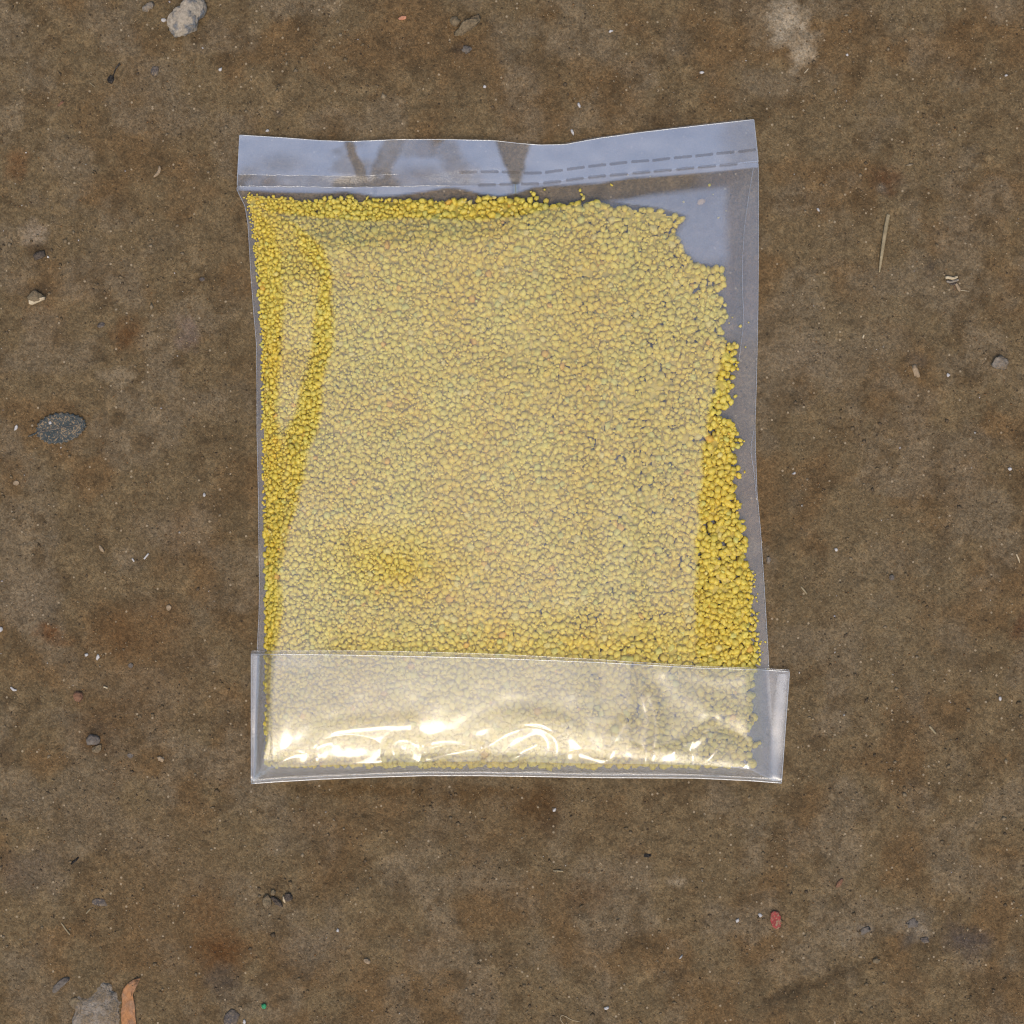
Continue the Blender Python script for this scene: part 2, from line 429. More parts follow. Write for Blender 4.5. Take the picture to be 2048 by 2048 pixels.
RAMP = [(474, 392), (500, 404), (540, 425), (600, 432), (700, 440), (760, 443), (800, 436), (900, 438), (960, 440), (1050, 430), (1100, 418), (1150, 410), (1200, 401), (1260, 396), (1300, 386), (1400, 373), (1440, 366), (1517, 350)]
LA = [(380, 476), (412, 505), (450, 552), (500, 560), (550, 566), (600, 568), (700, 563), (760, 555), (830, 553), (860, 560), (900, 566), (1000, 575), (1060, 565), (1100, 560), (1150, 552), (1200, 556), (1300, 546), (1400, 538), (1560, 520)]
LB = [(380, 477), (412, 515), (450, 588), (500, 598), (550, 640), (600, 636), (700, 625), (760, 606), (830, 592), (860, 575), (900, 568), (1000, 577), (1060, 567), (1100, 562), (1150, 554), (1200, 558), (1300, 548), (1400, 540), (1560, 522)]
LC = [(380, 478), (412, 520), (450, 592), (500, 650), (550, 662), (600, 662), (700, 664), (760, 642), (830, 640), (860, 635), (900, 614), (1000, 597), (1060, 574), (1100, 568), (1150, 557), (1200, 566), (1300, 550), (1400, 542), (1560, 524)]
RE = [(340, 1475), (380, 1466), (450, 1456), (530, 1454), (600, 1452), (700, 1450), (730, 1441), (800, 1426), (850, 1413), (900, 1408), (1000, 1400), (1100, 1392), (1200, 1390), (1300, 1388), (1400, 1400), (1560, 1480)]
RG = [(340, 1505), (380, 1498), (450, 1491), (530, 1488), (600, 1488), (700, 1485), (730, 1478), (800, 1478), (850, 1486), (900, 1492), (1000, 1495), (1100, 1508), (1200, 1516), (1300, 1526), (1400, 1535), (1560, 1545)]

def dart_wave(px, t):
    z = 0.0
    for x0, x1, xb, amp, run in ((985, 1062, 1030, 1.5, 200), (688, 704, 728, 0.7, 90), (772, 800, 748, 0.5, 30)):
        # a steep flank between l and r, fanning out towards the free edge, after a long gentle rise
        l = xb - 6 + (x0 - xb + 6) * t; r = xb + 8 + (x1 - xb - 8) * t
        d = sstep(0, 1, (px - l) / np.maximum(r - l, 3))
        l0 = min(x0, xb - 6)
        z = z + amp * np.where(px < l, sstep(l0 - run, l0, px), 1 - d)
    return z + 0.12 * np.sin((px - 479) / 70.0)

def weld_wave(px):
    return dart_wave(px, np.zeros_like(np.asarray(px, float)))

def body_height(px, py):
    """height (mm) of the upper film of the filled bag"""
    w = 0.15
    L = interp(py, LEFT); R = interp(py, RIGHT)
    a, b, c = interp(py, LA), interp(py, LB), interp(py, LC)
    sl = np.minimum(7.4 / (w * np.maximum((a - L) + (c - b), 14)), interp(py, [(380, 0.38), (450, 0.38), (500, 0.43), (560, 0.57), (620, 0.75), (1150, 1.7), (1300, 2.6), (1560, 3.0)]))
    d1 = np.clip(px - L, 0, a - L); d2 = np.clip(px - a, 0, np.maximum(b - a, 0)); d3 = np.clip(px - b, 0, np.maximum(c - b, 0)); d4 = np.clip(px - c, 0, None)
    left = 0.9 + w * (sl * d1 + 0.05 * d2 + sl * d3) + w * (0.03 * d4)
    lip = interp(px, LIP); rm = np.maximum(interp(px, RAMP), lip + 6)
    st = interp(px, [(474, 0.7), (600, 0.9), (1000, 0.85), (1200, 0.65), (1400, 0.35), (1517, 0.15)])
    t1 = np.clip(py - lip, 0, rm - lip); t2 = np.clip(py - rm, 0, None)
    top = 1.3 + weld_wave(px) + w * st * t1 + w * (0.060 * 300 * (1 - np.exp(-t2 / 300)))
    g, e = interp(py, RG), interp(py, RE)
    sr = interp(py, [(340, 0.25), (450, 0.55), (700, 0.7), (1000, 0.75), (1300, 0.75), (1560, 0.6)])
    r0 = np.clip(R - px, 0, R - g); r1 = np.clip(g - px, 0, g - e); r2 = np.clip(e - px, 0, None)
    right = 0.8 + w * (0.12 * r0 + sr * r1 + 0.05 * r2)
    fold = interp(px, FLAP_BOTTOM)
    bd = np.clip(fold - 4 - py, 0, None)
    bottom = 1.0 + 2.6 * (1 - np.exp(-bd * w / 1.3)) + 4.7 * (1 - np.exp(-bd * w / 7.5))
    cap = 8.4 + 0.4 * sstep(1180, 1330, py) - 0.5 * np.exp(-((px - 770) / 150) ** 2 - ((py - 1130) / 90) ** 2)
    H = smin(left, top, 0.9)
    H = smin(H, right, 0.9)
    H = smin(H, cap, 1.2)
    H = smin(H, bottom, 1.4)
    return H

FLAP_TOP = [(502, 1308), (700, 1310), (840, 1313), (1000, 1317), (1200, 1325), (1400, 1336), (1510, 1339), (1579, 1343)]
FLAP_BOTTOM = [(502, 1567), (560, 1563), (645, 1558), (750, 1554), (850, 1551), (960, 1551), (1200, 1555), (1390, 1556), (1500, 1561), (1563, 1566)]

GR_R = [(395, 1060), (400, 1210), (408, 1250), (414, 1305), (431, 1367), (450, 1360), (468, 1346), (500, 1363), (526, 1388), (532, 1446), (582, 1441), (601, 1462), (612, 1450), (637, 1450), (652, 1435), (672, 1446), (693, 1470), (724, 1477), (786, 1489), (803, 1475), (817, 1441), (834, 1450), (848, 1470), (884, 1487), (900, 1466), (942, 1483), (973, 1470), (1030, 1481), (1102, 1506), (1150, 1515), (1205, 1511), (1239, 1515), (1257, 1502), (1296, 1527), (1319, 1511), (1400, 1512), (1500, 1508), (1540, 1500)]
def film_noise(px, py):
    return (fbm(px / 70, py / 70, 5, 2) - 0.5) * 0.20 + (fbm(px / 24, py / 24, 6, 2) - 0.5) * 0.05

bag = link('plastic_bag', None)
bag.location = (0, 0, 0)
tag(bag, 'clear plastic bag of yellow granules lying on the earth, lower end folded over', 'bag')

def sheet(name, mat, ys, xl, xr, nu, zfun, parent, attr=None, useed=0.0):
    """film sheet: rows at parameter v, between xl(v) and xr(v)"""
    u = np.linspace(0, 1, nu)
    PX = xl[:, None] * (1 - u) + xr[:, None] * u
    PY = ys if ys.ndim == 2 else np.repeat(ys[:, None], nu, 1)
    Z = zfun(PX, PY) * 0.001
    X, Y = world_xy(PX, PY, Z)
    V = np.stack([X, Y, Z], -1).reshape(-1, 3)
    at = attr(PX, PY) if attr else {}
    at = {k: np.broadcast_to(at.get(k, 1.0), PX.shape).ravel() for k in ('gloss', 'haze')}
    m = mesh_np(name, V, grid_faces(len(PX), nu)[:, ::-1], at)
    return link(name, m, mat, parent)

# --- front film over the granules
nb = 330
yy = np.linspace(0, 1, nb)
uu = np.linspace(0, 1, 280)
def body_rows():
    # rows run from the weld line under the header to the bottom fold
    u = uu[None, :]; v = yy[:, None]
    PXm = 476 + (1530 - 476) * u
    y0 = interp(PXm, WELD_LOW) ; y1 = interp(PXm, FLAP_BOTTOM) - 5
    PY = y0 * (1 - v) + y1 * v
    L = interp(PY, LEFT); R = interp(PY, RIGHT)
    PX = L * (1 - u) + R * u
    return PX, PY
WELD_LOW = [(470, 372), (700, 374), (800, 373), (900, 371), (1017, 368), (1069, 367), (1113, 363), (1156, 357), (1201, 352), (1247, 348), (1292, 344), (1379, 336), (1468, 328), (1520, 322)]
WELD_UP = [(470, 349), (560, 350), (700, 352), (850, 346), (982, 343), (1055, 346), (1086, 345), (1131, 339), (1173, 333), (1220, 328), (1263, 323), (1309, 320), (1352, 315), (1397, 311), (1441, 306), (1487, 302), (1520, 298)]

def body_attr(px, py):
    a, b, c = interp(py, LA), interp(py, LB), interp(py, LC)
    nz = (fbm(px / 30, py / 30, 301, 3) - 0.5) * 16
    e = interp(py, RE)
    # sky reflection painted down along the bag's shoulders, where the film tilts away
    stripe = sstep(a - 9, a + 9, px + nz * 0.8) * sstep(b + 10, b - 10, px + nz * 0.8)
    sheen_cut = sstep(c + 10, c - 8, px + nz * 0.8) * (1 - stripe * (0.45 + 0.35 * sstep(540, 700, py + nz * 3)))
    sheen_cut = np.maximum(sheen_cut, sstep(e - 7, e + 5, px + nz * 1.3) * sstep(640, 720, py))
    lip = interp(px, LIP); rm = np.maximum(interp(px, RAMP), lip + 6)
    sheen_cut = np.maximum(sheen_cut, sstep(lip - 1, lip + 3, py) * sstep(rm + 3, rm - 3, py + nz * 0.2) * sstep(1425, 1370, px + nz))
    soft = np.exp(-((px - 780 + nz * 3) / 130) ** 2 - ((py - 1130 + nz * 2) / 75) ** 2) * 0.85  # soft patches with the sky sheen painted down
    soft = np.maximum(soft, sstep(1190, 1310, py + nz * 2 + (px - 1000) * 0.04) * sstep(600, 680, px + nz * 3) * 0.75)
    sheen_cut = np.clip(np.maximum(sheen_cut, soft), 0, 1)
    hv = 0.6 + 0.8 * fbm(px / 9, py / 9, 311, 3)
    corner = sstep(-4, 16, px - interp(py, GR_R) + nz * 0.6) * sstep(1466, 1440, px + nz * 0.5) * sstep(560, 500, py) * sstep(385, 400, py + (px - 1300) * 0.12)      # sky sheen painted brighter where both sheets lie flat
    lipz = sstep(lip + 1, lip - 2, py) * 1.3                                          # brighter sheen painted on the flat lip under the weld
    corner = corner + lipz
    sheen_cut = np.maximum(sheen_cut, 0.7 * sstep(1325, 1350, py))                            # sheen painted down under the flap
    return {'gloss': (1 - 0.92 * sheen_cut) * (1 + 2.0 * corner), 'haze': (1 - 0.88 * sheen_cut) * hv * (1 + 2.6 * corner)}

PXb, PYb = body_rows()
Zb = (body_height(PXb, PYb) + 0.35 + film_noise(PXb, PYb) * sstep(0, 0.06, uu)[None, :] * sstep(1, 0.94, uu)[None, :]) * 0.001
Xb, Yb = world_xy(PXb, PYb, Zb)
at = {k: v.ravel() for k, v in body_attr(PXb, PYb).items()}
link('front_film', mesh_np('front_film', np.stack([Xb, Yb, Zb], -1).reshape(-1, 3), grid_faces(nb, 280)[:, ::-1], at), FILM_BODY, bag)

# --- back film on the ground
vb = np.linspace(0, 1, 120)
ub = np.linspace(0, 1, 90)
PXm = 479 + (1540 - 479) * ub[None, :]
PY = interp(PXm, TOP_EDGE) * (1 - vb[:, None]) + (interp(PXm, FLAP_BOTTOM) - 2) * vb[:, None]
PX = interp(PY, LEFT) * (1 - ub[None, :]) + interp(PY, RIGHT) * ub[None, :]
Zk = (0.45 + 0.25 * (fbm(PX / 60, PY / 60, 401, 2) - 0.3)) * 0.001
# the header part of the back sheet rises with the header
def header_height(px, py):
    t = np.clip((interp(px, WELD_LOW) - py) / 92.0, 0, 1)        # 0 at the weld, 1 at the free edge
    z = 1.6 - 0.35 * t + dart_wave(px, t)
    return np.maximum(z, 0.8)
hb = sstep(0, 0.6, (interp(PX, WELD_LOW) - PY) / 60.0)
Zk = Zk * (1 - hb) + (header_height(PX, PY) - 0.45) * 0.001 * hb
X, Y = world_xy(PX, PY, Zk)
link('back_film', mesh_np('back_film', np.stack([X, Y, Zk], -1).reshape(-1, 3), grid_faces(120, 90)[:, ::-1],
     {'gloss': (0.15 + 0.85 * sstep(20, 90, PY - interp(PX, WELD_LOW))).ravel(), 'haze': np.ones(PX.size)}), FILM_BACK, bag)  # sheen painted down near the weld so the rise shows no highlight

# --- header strip above the weld
nh, mh = 60, 320
uh = np.linspace(0, 1, mh)[None, :]; vh = np.linspace(0, 1, nh)[:, None]
PXm = 477 + (1512 - 477) * uh
PY = interp(PXm, TOP_EDGE) * (1 - vh) + interp(PXm, WELD_LOW) * vh
PX = interp(PY, LEFT) * (1 - uh) + interp(PY, RIGHT) * uh
Zh = header_height(PX, PY) + 0.35 + (fbm(PX / 50, PY / 50, 411, 2) - 0.5) * 0.25
Zh = Zh * 0.001
X, Y = world_xy(PX, PY, Zh)
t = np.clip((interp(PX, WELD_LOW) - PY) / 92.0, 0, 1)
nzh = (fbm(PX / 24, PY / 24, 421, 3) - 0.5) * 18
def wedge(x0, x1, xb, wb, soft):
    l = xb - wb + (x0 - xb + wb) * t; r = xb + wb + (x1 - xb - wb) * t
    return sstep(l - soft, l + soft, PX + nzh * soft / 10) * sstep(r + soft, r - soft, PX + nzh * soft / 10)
head_sheen_cut = wedge(985, 1062, 1033, 8, 6)  # sky reflection painted out in wedges and patches of the header
head_sheen_cut = np.maximum(head_sheen_cut, wedge(687, 704, 732, 10, 6))
head_sheen_cut = np.maximum(head_sheen_cut, wedge(768, 806, 752, 22, 9) * 0.8)
head_sheen_cut = np.maximum(head_sheen_cut, wedge(860, 905, 930, 40, 22) * 0.6)
head_sheen_cut = np.maximum(head_sheen_cut, np.exp(-((PX - 560) / 50) ** 2 - ((PY - 330) / 22) ** 2) * 0.45)
band = sstep(-2, 2, PY - interp(PX, WELD_UP)) * sstep(1010, 880, PX)      # weld band of the left half, sheen painted down here too
head_sheen_cut = np.maximum(head_sheen_cut, band * (0.45 + 0.3 * fbm(PX / 40, PY / 40, 431, 3)))
head_sheen_cut = np.maximum(head_sheen_cut, np.exp(-((PX - 840) / 80) ** 2 - ((PY - 350) / 22) ** 2) * 0.6)
head_sheen_cut = np.maximum(head_sheen_cut, sstep(1420, 1480, PX) * 0.45)
head_sheen_cut = head_sheen_cut * (0.72 + 0.45 * fbm(PX / 16, PY / 16, 451, 3)) + 0.5 * sstep(0.48, 0.72, fbm(PX / 70, PY / 50, 461, 3)) * sstep(1100, 940, PX)
head_sheen_cut = np.clip(head_sheen_cut, 0, 1)
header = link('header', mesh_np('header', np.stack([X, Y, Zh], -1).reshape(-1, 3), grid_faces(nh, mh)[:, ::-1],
     {'gloss': (1 - 0.90 * head_sheen_cut).ravel(), 'haze': ((1 - 0.72 * head_sheen_cut) * (0.65 + 0.7 * fbm(PX / 18, PY / 18, 441, 4))).ravel()}), FILM_HEAD, bag)

# welded dashes: one shared pill, laid along the two weld lines
pill_v, pill_f = [], []
n = 8; hl, hw, th = 2.75, 0.42, 0.06
ring = [(hl - hw + hw * math.sin(a), -hw * math.cos(a)) for a in np.linspace(0, math.pi, n)] + [(-hl + hw - hw * math.sin(a), hw * math.cos(a)) for a in np.linspace(0, math.pi, n)]
k = len(ring)
pill_v = [(x * 1e-3, y * 1e-3, 0) for x, y in ring] + [(x * 1e-3, y * 1e-3, 0.02e-3) for x, y in ring] + [(0, 0, 0.02e-3)]
bmp = [(k + i, k + (i + 1) % k, 2 * k) for i in range(k)] + [(i, (i + 1) % k, k + (i + 1) % k) for i in range(k)] + [(i, k + (i + 1) % k, k + i) for i in range(k)]
pill = mesh_np('weld_dash', pill_v, np.array(bmp), {'gloss': np.zeros(2 * k + 1), 'haze': np.zeros(2 * k + 1)}, smooth=False)
pill.materials.append(WELD)
def dash_row(line, x_first, x_last, pitch):
    x = x_first
    while x < x_last:
        y = float(interp(x, line)); dy = float(interp(x + 12, line) - interp(x - 12, line)) / 24.0
        zz = float(header_height(np.array([x]), np.array([y]))[0]) + 0.75
        X, Y = world_xy(x, y, zz * 0.001)
        o = link('weld_dash', pill, None, header)
        o.location = (float(X), float(Y), zz * 0.001)
        o.rotation_euler = (0, 0, math.atan(-dy))
        x += pitch * random.uniform(0.97, 1.03)
dash_row(WELD_UP, 936, 1500, 43.5)
dash_row(WELD_LOW, 974, 1490, 44.0)

# --- folded lower flap: two sheets lying over the granules
RIDGES = [  # creases of the flap: polyline, height mm, width px
    ([(520, 1556), (560, 1525), (600, 1500), (660, 1485)], 0.9, 10),
    ([(640, 1545), (625, 1490), (650, 1466), (720, 1457), (820, 1450)], 1.1, 13),
    ([(690, 1548), (740, 1538), (790, 1520), (778, 1490), (800, 1473), (835, 1480), (850, 1510), (830, 1540)], 1.6, 11),
    ([(845, 1535), (880, 1510), (940, 1500), (965, 1495)], 1.5, 10),
    ([(850, 1490), (900, 1480), (960, 1492)], 0.9, 10),
    ([(965, 1500), (1010, 1465), (1060, 1448), (1095, 1455), (1120, 1485), (1115, 1525), (1105, 1545)], 2.0, 13),
    ([(1000, 1543), (1030, 1515), (1075, 1490)], 1.6, 11),
    ([(940, 1475), (1000, 1445), (1080, 1432), (1120, 1450), (1160, 1500), (1200, 1535)], 0.9, 16),
    ([(905, 1528), (960, 1520)], 0.9, 9),
    ([(1215, 1545), (1225, 1495), (1250, 1450)], 1.1, 14),
    ([(1290, 1550), (1310, 1500), (1315, 1440), (1300, 1390)], 1.2, 12),
    ([(1385, 1552), (1420, 1520), (1445, 1480)], 1.4, 11),
    ([(1350, 1500), (1390, 1480), (1420, 1455)], 0.9, 9),
    ([(1420, 1430), (1470, 1425), (1510, 1455), (1515, 1490)], 0.3, 18),
    ([(1330, 1350), (1380, 1390), (1440, 1420)], 0.34, 19),
    ([(1330, 1336), (1400, 1352), (1440, 1358), (1510, 1347)], 0.28, 13),
]
BULGES = [(700, 1512, 75, 42, 1.5), (802, 1508, 40, 36, 1.6), (905, 1518, 62, 28, 1.4), (1050, 1498, 78, 46, 1.9), (1030, 1528, 60, 20, 0.8), (1165, 1525, 50, 26, 0.9), (1250, 1515, 42, 34, 1.2), (1340, 1520, 46, 32, 1.2), (1440, 1505, 60, 46, 1.3), (590, 1530, 50, 26, 0.9)]
def seg_dist(px, py, pl):
    d = np.full(px.shape, 1e9)
    for (x0, y0), (x1, y1) in zip(pl[:-1], pl[1:]):
        vx, vy = x1 - x0, y1 - y0
        tt = np.clip(((px - x0) * vx + (py - y0) * vy) / (vx * vx + vy * vy), 0, 1)
        d = np.minimum(d, np.hypot(px - x0 - tt * vx, py - y0 - tt * vy))
    return d
def dense(pl, k=8):
    p = np.array(pl, float)
    for _ in range(2):   # Chaikin smoothing
        q = np.empty((2 * (len(p) - 1), 2)); q[0::2] = 0.75 * p[:-1] + 0.25 * p[1:]; q[1::2] = 0.25 * p[:-1] + 0.75 * p[1:]
        p = np.vstack([p[:1], q, p[-1:]])
    return [tuple(v) for v in p]
def flap_height(px, py):
    base = body_height(np.clip(px, interp(py, LEFT) + 2, interp(py, RIGHT) - 2), py)
    # beyond the filled bag the flap sinks towards the ground
    base = base * sstep(498, 545, px) * sstep(1584, 1500, px) + 1.1 * (1 - sstep(498, 545, px) * sstep(1584, 1500, px))
    up = sstep(1335, 1400, py)
    z = base + 0.75
    fb = interp(px, FLAP_BOTTOM)
    z = np.minimum(z, 1.0 + np.maximum(fb - py, 0) * 0.15 * 1.2)
    fade = sstep(fb, fb - 16, py)
    for pl, h, wd in RIDGES:
        d = seg_dist(px, py, dense(pl))
        z = z + 0.8 * h * np.exp(-(d / (wd * 1.2)) ** 2) * fade
    low = np.exp(-np.maximum(fb - py, 0) / 70.0)
    z = z + ((noise2(px / 42 + 0.3, py / 160, 531) - 0.5) * 1.7 + (noise2(px / 17, py / 70, 533) - 0.5) * 0.4) * low * fade
    for bx, by, ra, rb, h in BULGES:
        z = z + 1.15 * h * np.clip(1 - ((px - bx) / ra) ** 2 - ((py - by) / rb) ** 2, 0, 1) ** 0.8 * fade
    z = z + (fbm(px / 60, py / 46, 511, 2) - 0.5) * 0.2 * fade * up + (fbm(px / 110, py / 90, 517, 2) - 0.5) * 0.2 * fade
    return np.maximum(z, 0.9)
nf, mf = 200, 420
uf = np.linspace(0, 1, mf)[None, :]; vf = np.linspace(0, 1, nf)[:, None]
PXm = 502 + (1571 - 502) * uf
fy0 = interp(PXm, FLAP_TOP); fy1 = interp(PXm, FLAP_BOTTOM)
PYf = fy0 * (1 - vf) + fy1 * vf
xr = 1579 + (1563 - 1579) * (PYf - 1343) / (1566 - 1343)
PXf = 502 * (1 - uf) + xr * uf
Zf = flap_height(PXf, PYf)
verts = []; faces = []; off = 0
X, Y = world_xy(PXf, PYf, Zf * 0.001)
one = np.ones(PXf.size)
flap = link('folded_flap', mesh_np('folded_flap', np.stack([X, Y, Zf * 0.001], -1).reshape(-1, 3), grid_faces(nf, mf)[:, ::-1], {'gloss': one, 'haze': one}), FILM_FLAP, bag)
# under sheet of the flap, its mouth standing a little past the upper one
PYu = (fy0 - 5 - 3 * np.sin(uf * 5) ) * (1 - vf) + (fy1 - 3) * vf
ins = np.clip(np.minimum(uf, 1 - uf) * 40, 0, 1)
Zu = flap_height(PXf, PYu) * 0.0
Zu = np.maximum(body_height(np.clip(PXf, interp(PYu, LEFT) + 2, interp(PYu, RIGHT) - 2), PYu) + 0.55, 0.8)
edgef = sstep(498, 545, PXf) * sstep(1584, 1500, PXf)
Zu = Zu * edgef + 0.9 * (1 - edgef)
Zu = np.minimum(Zu, 0.8 + np.maximum(interp(PXf, FLAP_BOTTOM) - PYu, 0) * 0.18)
X, Y = world_xy(PXf, PYu, Zu * 0.001)
link('flap_lining', mesh_np('flap_lining', np.stack([X, Y, Zu * 0.001], -1).reshape(-1, 3), grid_faces(nf, mf)[:, ::-1], {'gloss': (0.7 - 0.4 * sstep(1400, 1440, PYu)).ravel(), 'haze': one}), FILM_FLAP, flap)  # lower sheen painted in so the highlight band breaks up

# side seams of the flap (heat sealed strips) and of the bag
def strip(name, xs0, xs1, ys, zf, mat, parent, nx=12, hz=1.0):
    ys = np.asarray(ys, float)
    u = np.linspace(0, 1, nx)[None, :]
    PX = xs0[:, None] * (1 - u) + xs1[:, None] * u
    PY = np.repeat(ys[:, None], nx, 1)
    Z = (zf(PX, PY)) * 0.001
    X, Y = world_xy(PX, PY, Z)
    return link(name, mesh_np(name, np.stack([X, Y, Z], -1).reshape(-1, 3), grid_faces(len(ys), nx)[:, ::-1], {'gloss': np.broadcast_to(np.sin(math.pi * (0.04 + 0.92 * u)), PX.shape).ravel(), 'haze': (hz * np.broadcast_to(np.sin(math.pi * (0.04 + 0.92 * u)), PX.shape) * (0.6 + 0.6 * fbm(PX / 12, PY / 30, 471, 3))).ravel()}), mat, parent)
ys = np.linspace(1311, 1563, 80)
strip('side_seam', np.full(80, 503.5), np.full(80, 519.0) + 3 * np.sin(ys / 40), ys, lambda x, y: flap_height(x, y) + 0.25, FILM_SEAM, flap)
ys2 = np.linspace(1348, 1562, 80)
xr2 = 1579 + (1563 - 1579) * (ys2 - 1343) / (1566 - 1343)
strip('side_seam', xr2 - 28 + 3 * np.sin(ys2 / 50), xr2 - 2, ys2, lambda x, y: flap_height(x, y) + 0.25, FILM_SEAM, flap)  # this strip's pale haze is painted for the highlight along the edge
xs = np.linspace(504, 1562, 160)
def fold_strip():
    u = np.linspace(0, 1, 5)[:, None]
    PX = np.repeat(xs[None, :], 5, 0)
    fb = interp(PX, FLAP_BOTTOM)
    PY = fb - 9 * (1 - u) * (0.7 + 0.5 * noise2(PX / 60, PX * 0, 3)) - 0.5
    Z = (np.minimum(flap_height(PX, PY) + 0.2, 2.2)) * 0.001
    X, Y = world_xy(PX, PY, Z)
    link('fold_crease', mesh_np('fold_crease', np.stack([X, Y, Z], -1).reshape(-1, 3), grid_faces(5, 160)[:, ::-1], {'gloss': np.ones(PX.size) * 0.5, 'haze': np.ones(PX.size) * 0.5}), FILM_SEAM, flap)
fold_strip()

# cut edges of the film: thin rims
def rim(pxs, pys, zs, r, parent, name='film_edge', mat=FILM_EDGE, hz=1.0):
    X, Y = world_xy(pxs, pys, np.asarray(zs) * 0.001)
    V, F = tube_np(np.stack([X, Y, np.asarray(zs) * 0.001], -1), r, 5)
    return link(name, mesh_np(name, V, F, {'gloss': np.ones(len(V)), 'haze': np.full(len(V), hz)}), mat, parent)
x = np.linspace(480, 1508, 140); y = interp(x, TOP_EDGE)
rim(x, y, header_height(x, y) + 0.35, 0.00014, header)
y = np.linspace(271, 371, 30); x = interp(y, LEFT); rim(x, y, header_height(x, y) + 0.25, 0.00012, header)
y = np.linspace(240, 324, 30); x = interp(y, RIGHT); rim(x, y, header_height(x, y) + 0.25, 0.00012, header)
y = np.linspace(374, 1306, 160); x = interp(y, LEFT); rim(x, y, np.full(160, 1.15), 0.00013, bag, hz=0.6)
y = np.linspace(326, 1336, 160); x = interp(y, RIGHT); rim(x, y, np.full(160, 1.1), 0.00013, bag, hz=0.6)
x = np.linspace(503, 1578, 160); y = interp(x, FLAP_TOP); rim(x, y, flap_height(x, y) + 0.05, 0.00016, flap)
yb2 = y - 6 - 3 * np.sin(np.linspace(0, 5, 160)); rim(x, yb2, np.maximum(body_height(np.clip(x, 520, 1530), yb2) * sstep(498, 545, x) * sstep(1584, 1500, x), 1.0) + 0.5, 0.00010, flap, hz=0.5)
y = np.linspace(1309, 1566, 60); x = np.full(60, 502.5); rim(x, y, flap_height(x, y) + 0.05, 0.00015, flap)
y = np.linspace(1344, 1565, 60); x = 1579 + (1563 - 1579) * (y - 1343) / (1566 - 1343); rim(x, y, flap_height(x, y) + 0.05, 0.00015, flap)
x = np.linspace(503, 1563, 160); y = interp(x, FLAP_BOTTOM); rim(x, y, np.full(160, 1.05), 0.00022, flap)
for ln, xa, xb_ in ((WELD_UP, 476, 800), (WELD_LOW, 476, 900)):
    x = np.linspace(xa, xb_, 90); y = interp(x, ln) + (noise2(x / 14, x * 0, 9) - 0.5) * 2
    rim(x, y, header_height(x, y) + 0.42, np.where(noise2(x / 11, x * 0, 4) > 0.35, 0.00008, 0.00002), header, 'weld_line', hz=0.5)
# loose crease in the right margin of the bag
cx = [(1507, 335), (1496, 400), (1487, 470), (1484, 560), (1488, 640), (1482, 690), (1478, 720)]
cp = np.array(dense(cx)); rim(cp[:, 0], cp[:, 1], body_height(cp[:, 0], cp[:, 1]) + 0.42, 0.00012, bag, 'margin_crease', hz=0.35)
cx = [(1462, 800), (1452, 840)]; cx2 = [(1508, 860), (1500, 900), (1508, 940), (1513, 1000)]
cp = np.array(dense(cx2)); rim(cp[:, 0], cp[:, 1], body_height(cp[:, 0], cp[:, 1]) + 0.42, 0.00011, bag, 'margin_crease', hz=0.35)

# ------------------------------------------------------------------ granules
GR_L = [(385, 481), (400, 488), (448, 500), (551, 511), (613, 514), (662, 519), (786, 521), (910, 521), (1022, 524), (1105, 528), (1167, 531), (1229, 529), (1300, 530), (1400, 530), (1540, 530)]
GR_T = [(481, 392), (502, 382), (564, 389), (626, 396), (688, 390), (730, 396), (782, 395), (883, 396), (945, 400), (1007, 393), (1059, 401), (1090, 406), (1193, 406), (1250, 410), (1305, 414), (1367, 428), (1390, 528), (1446, 532), (1530, 540)]

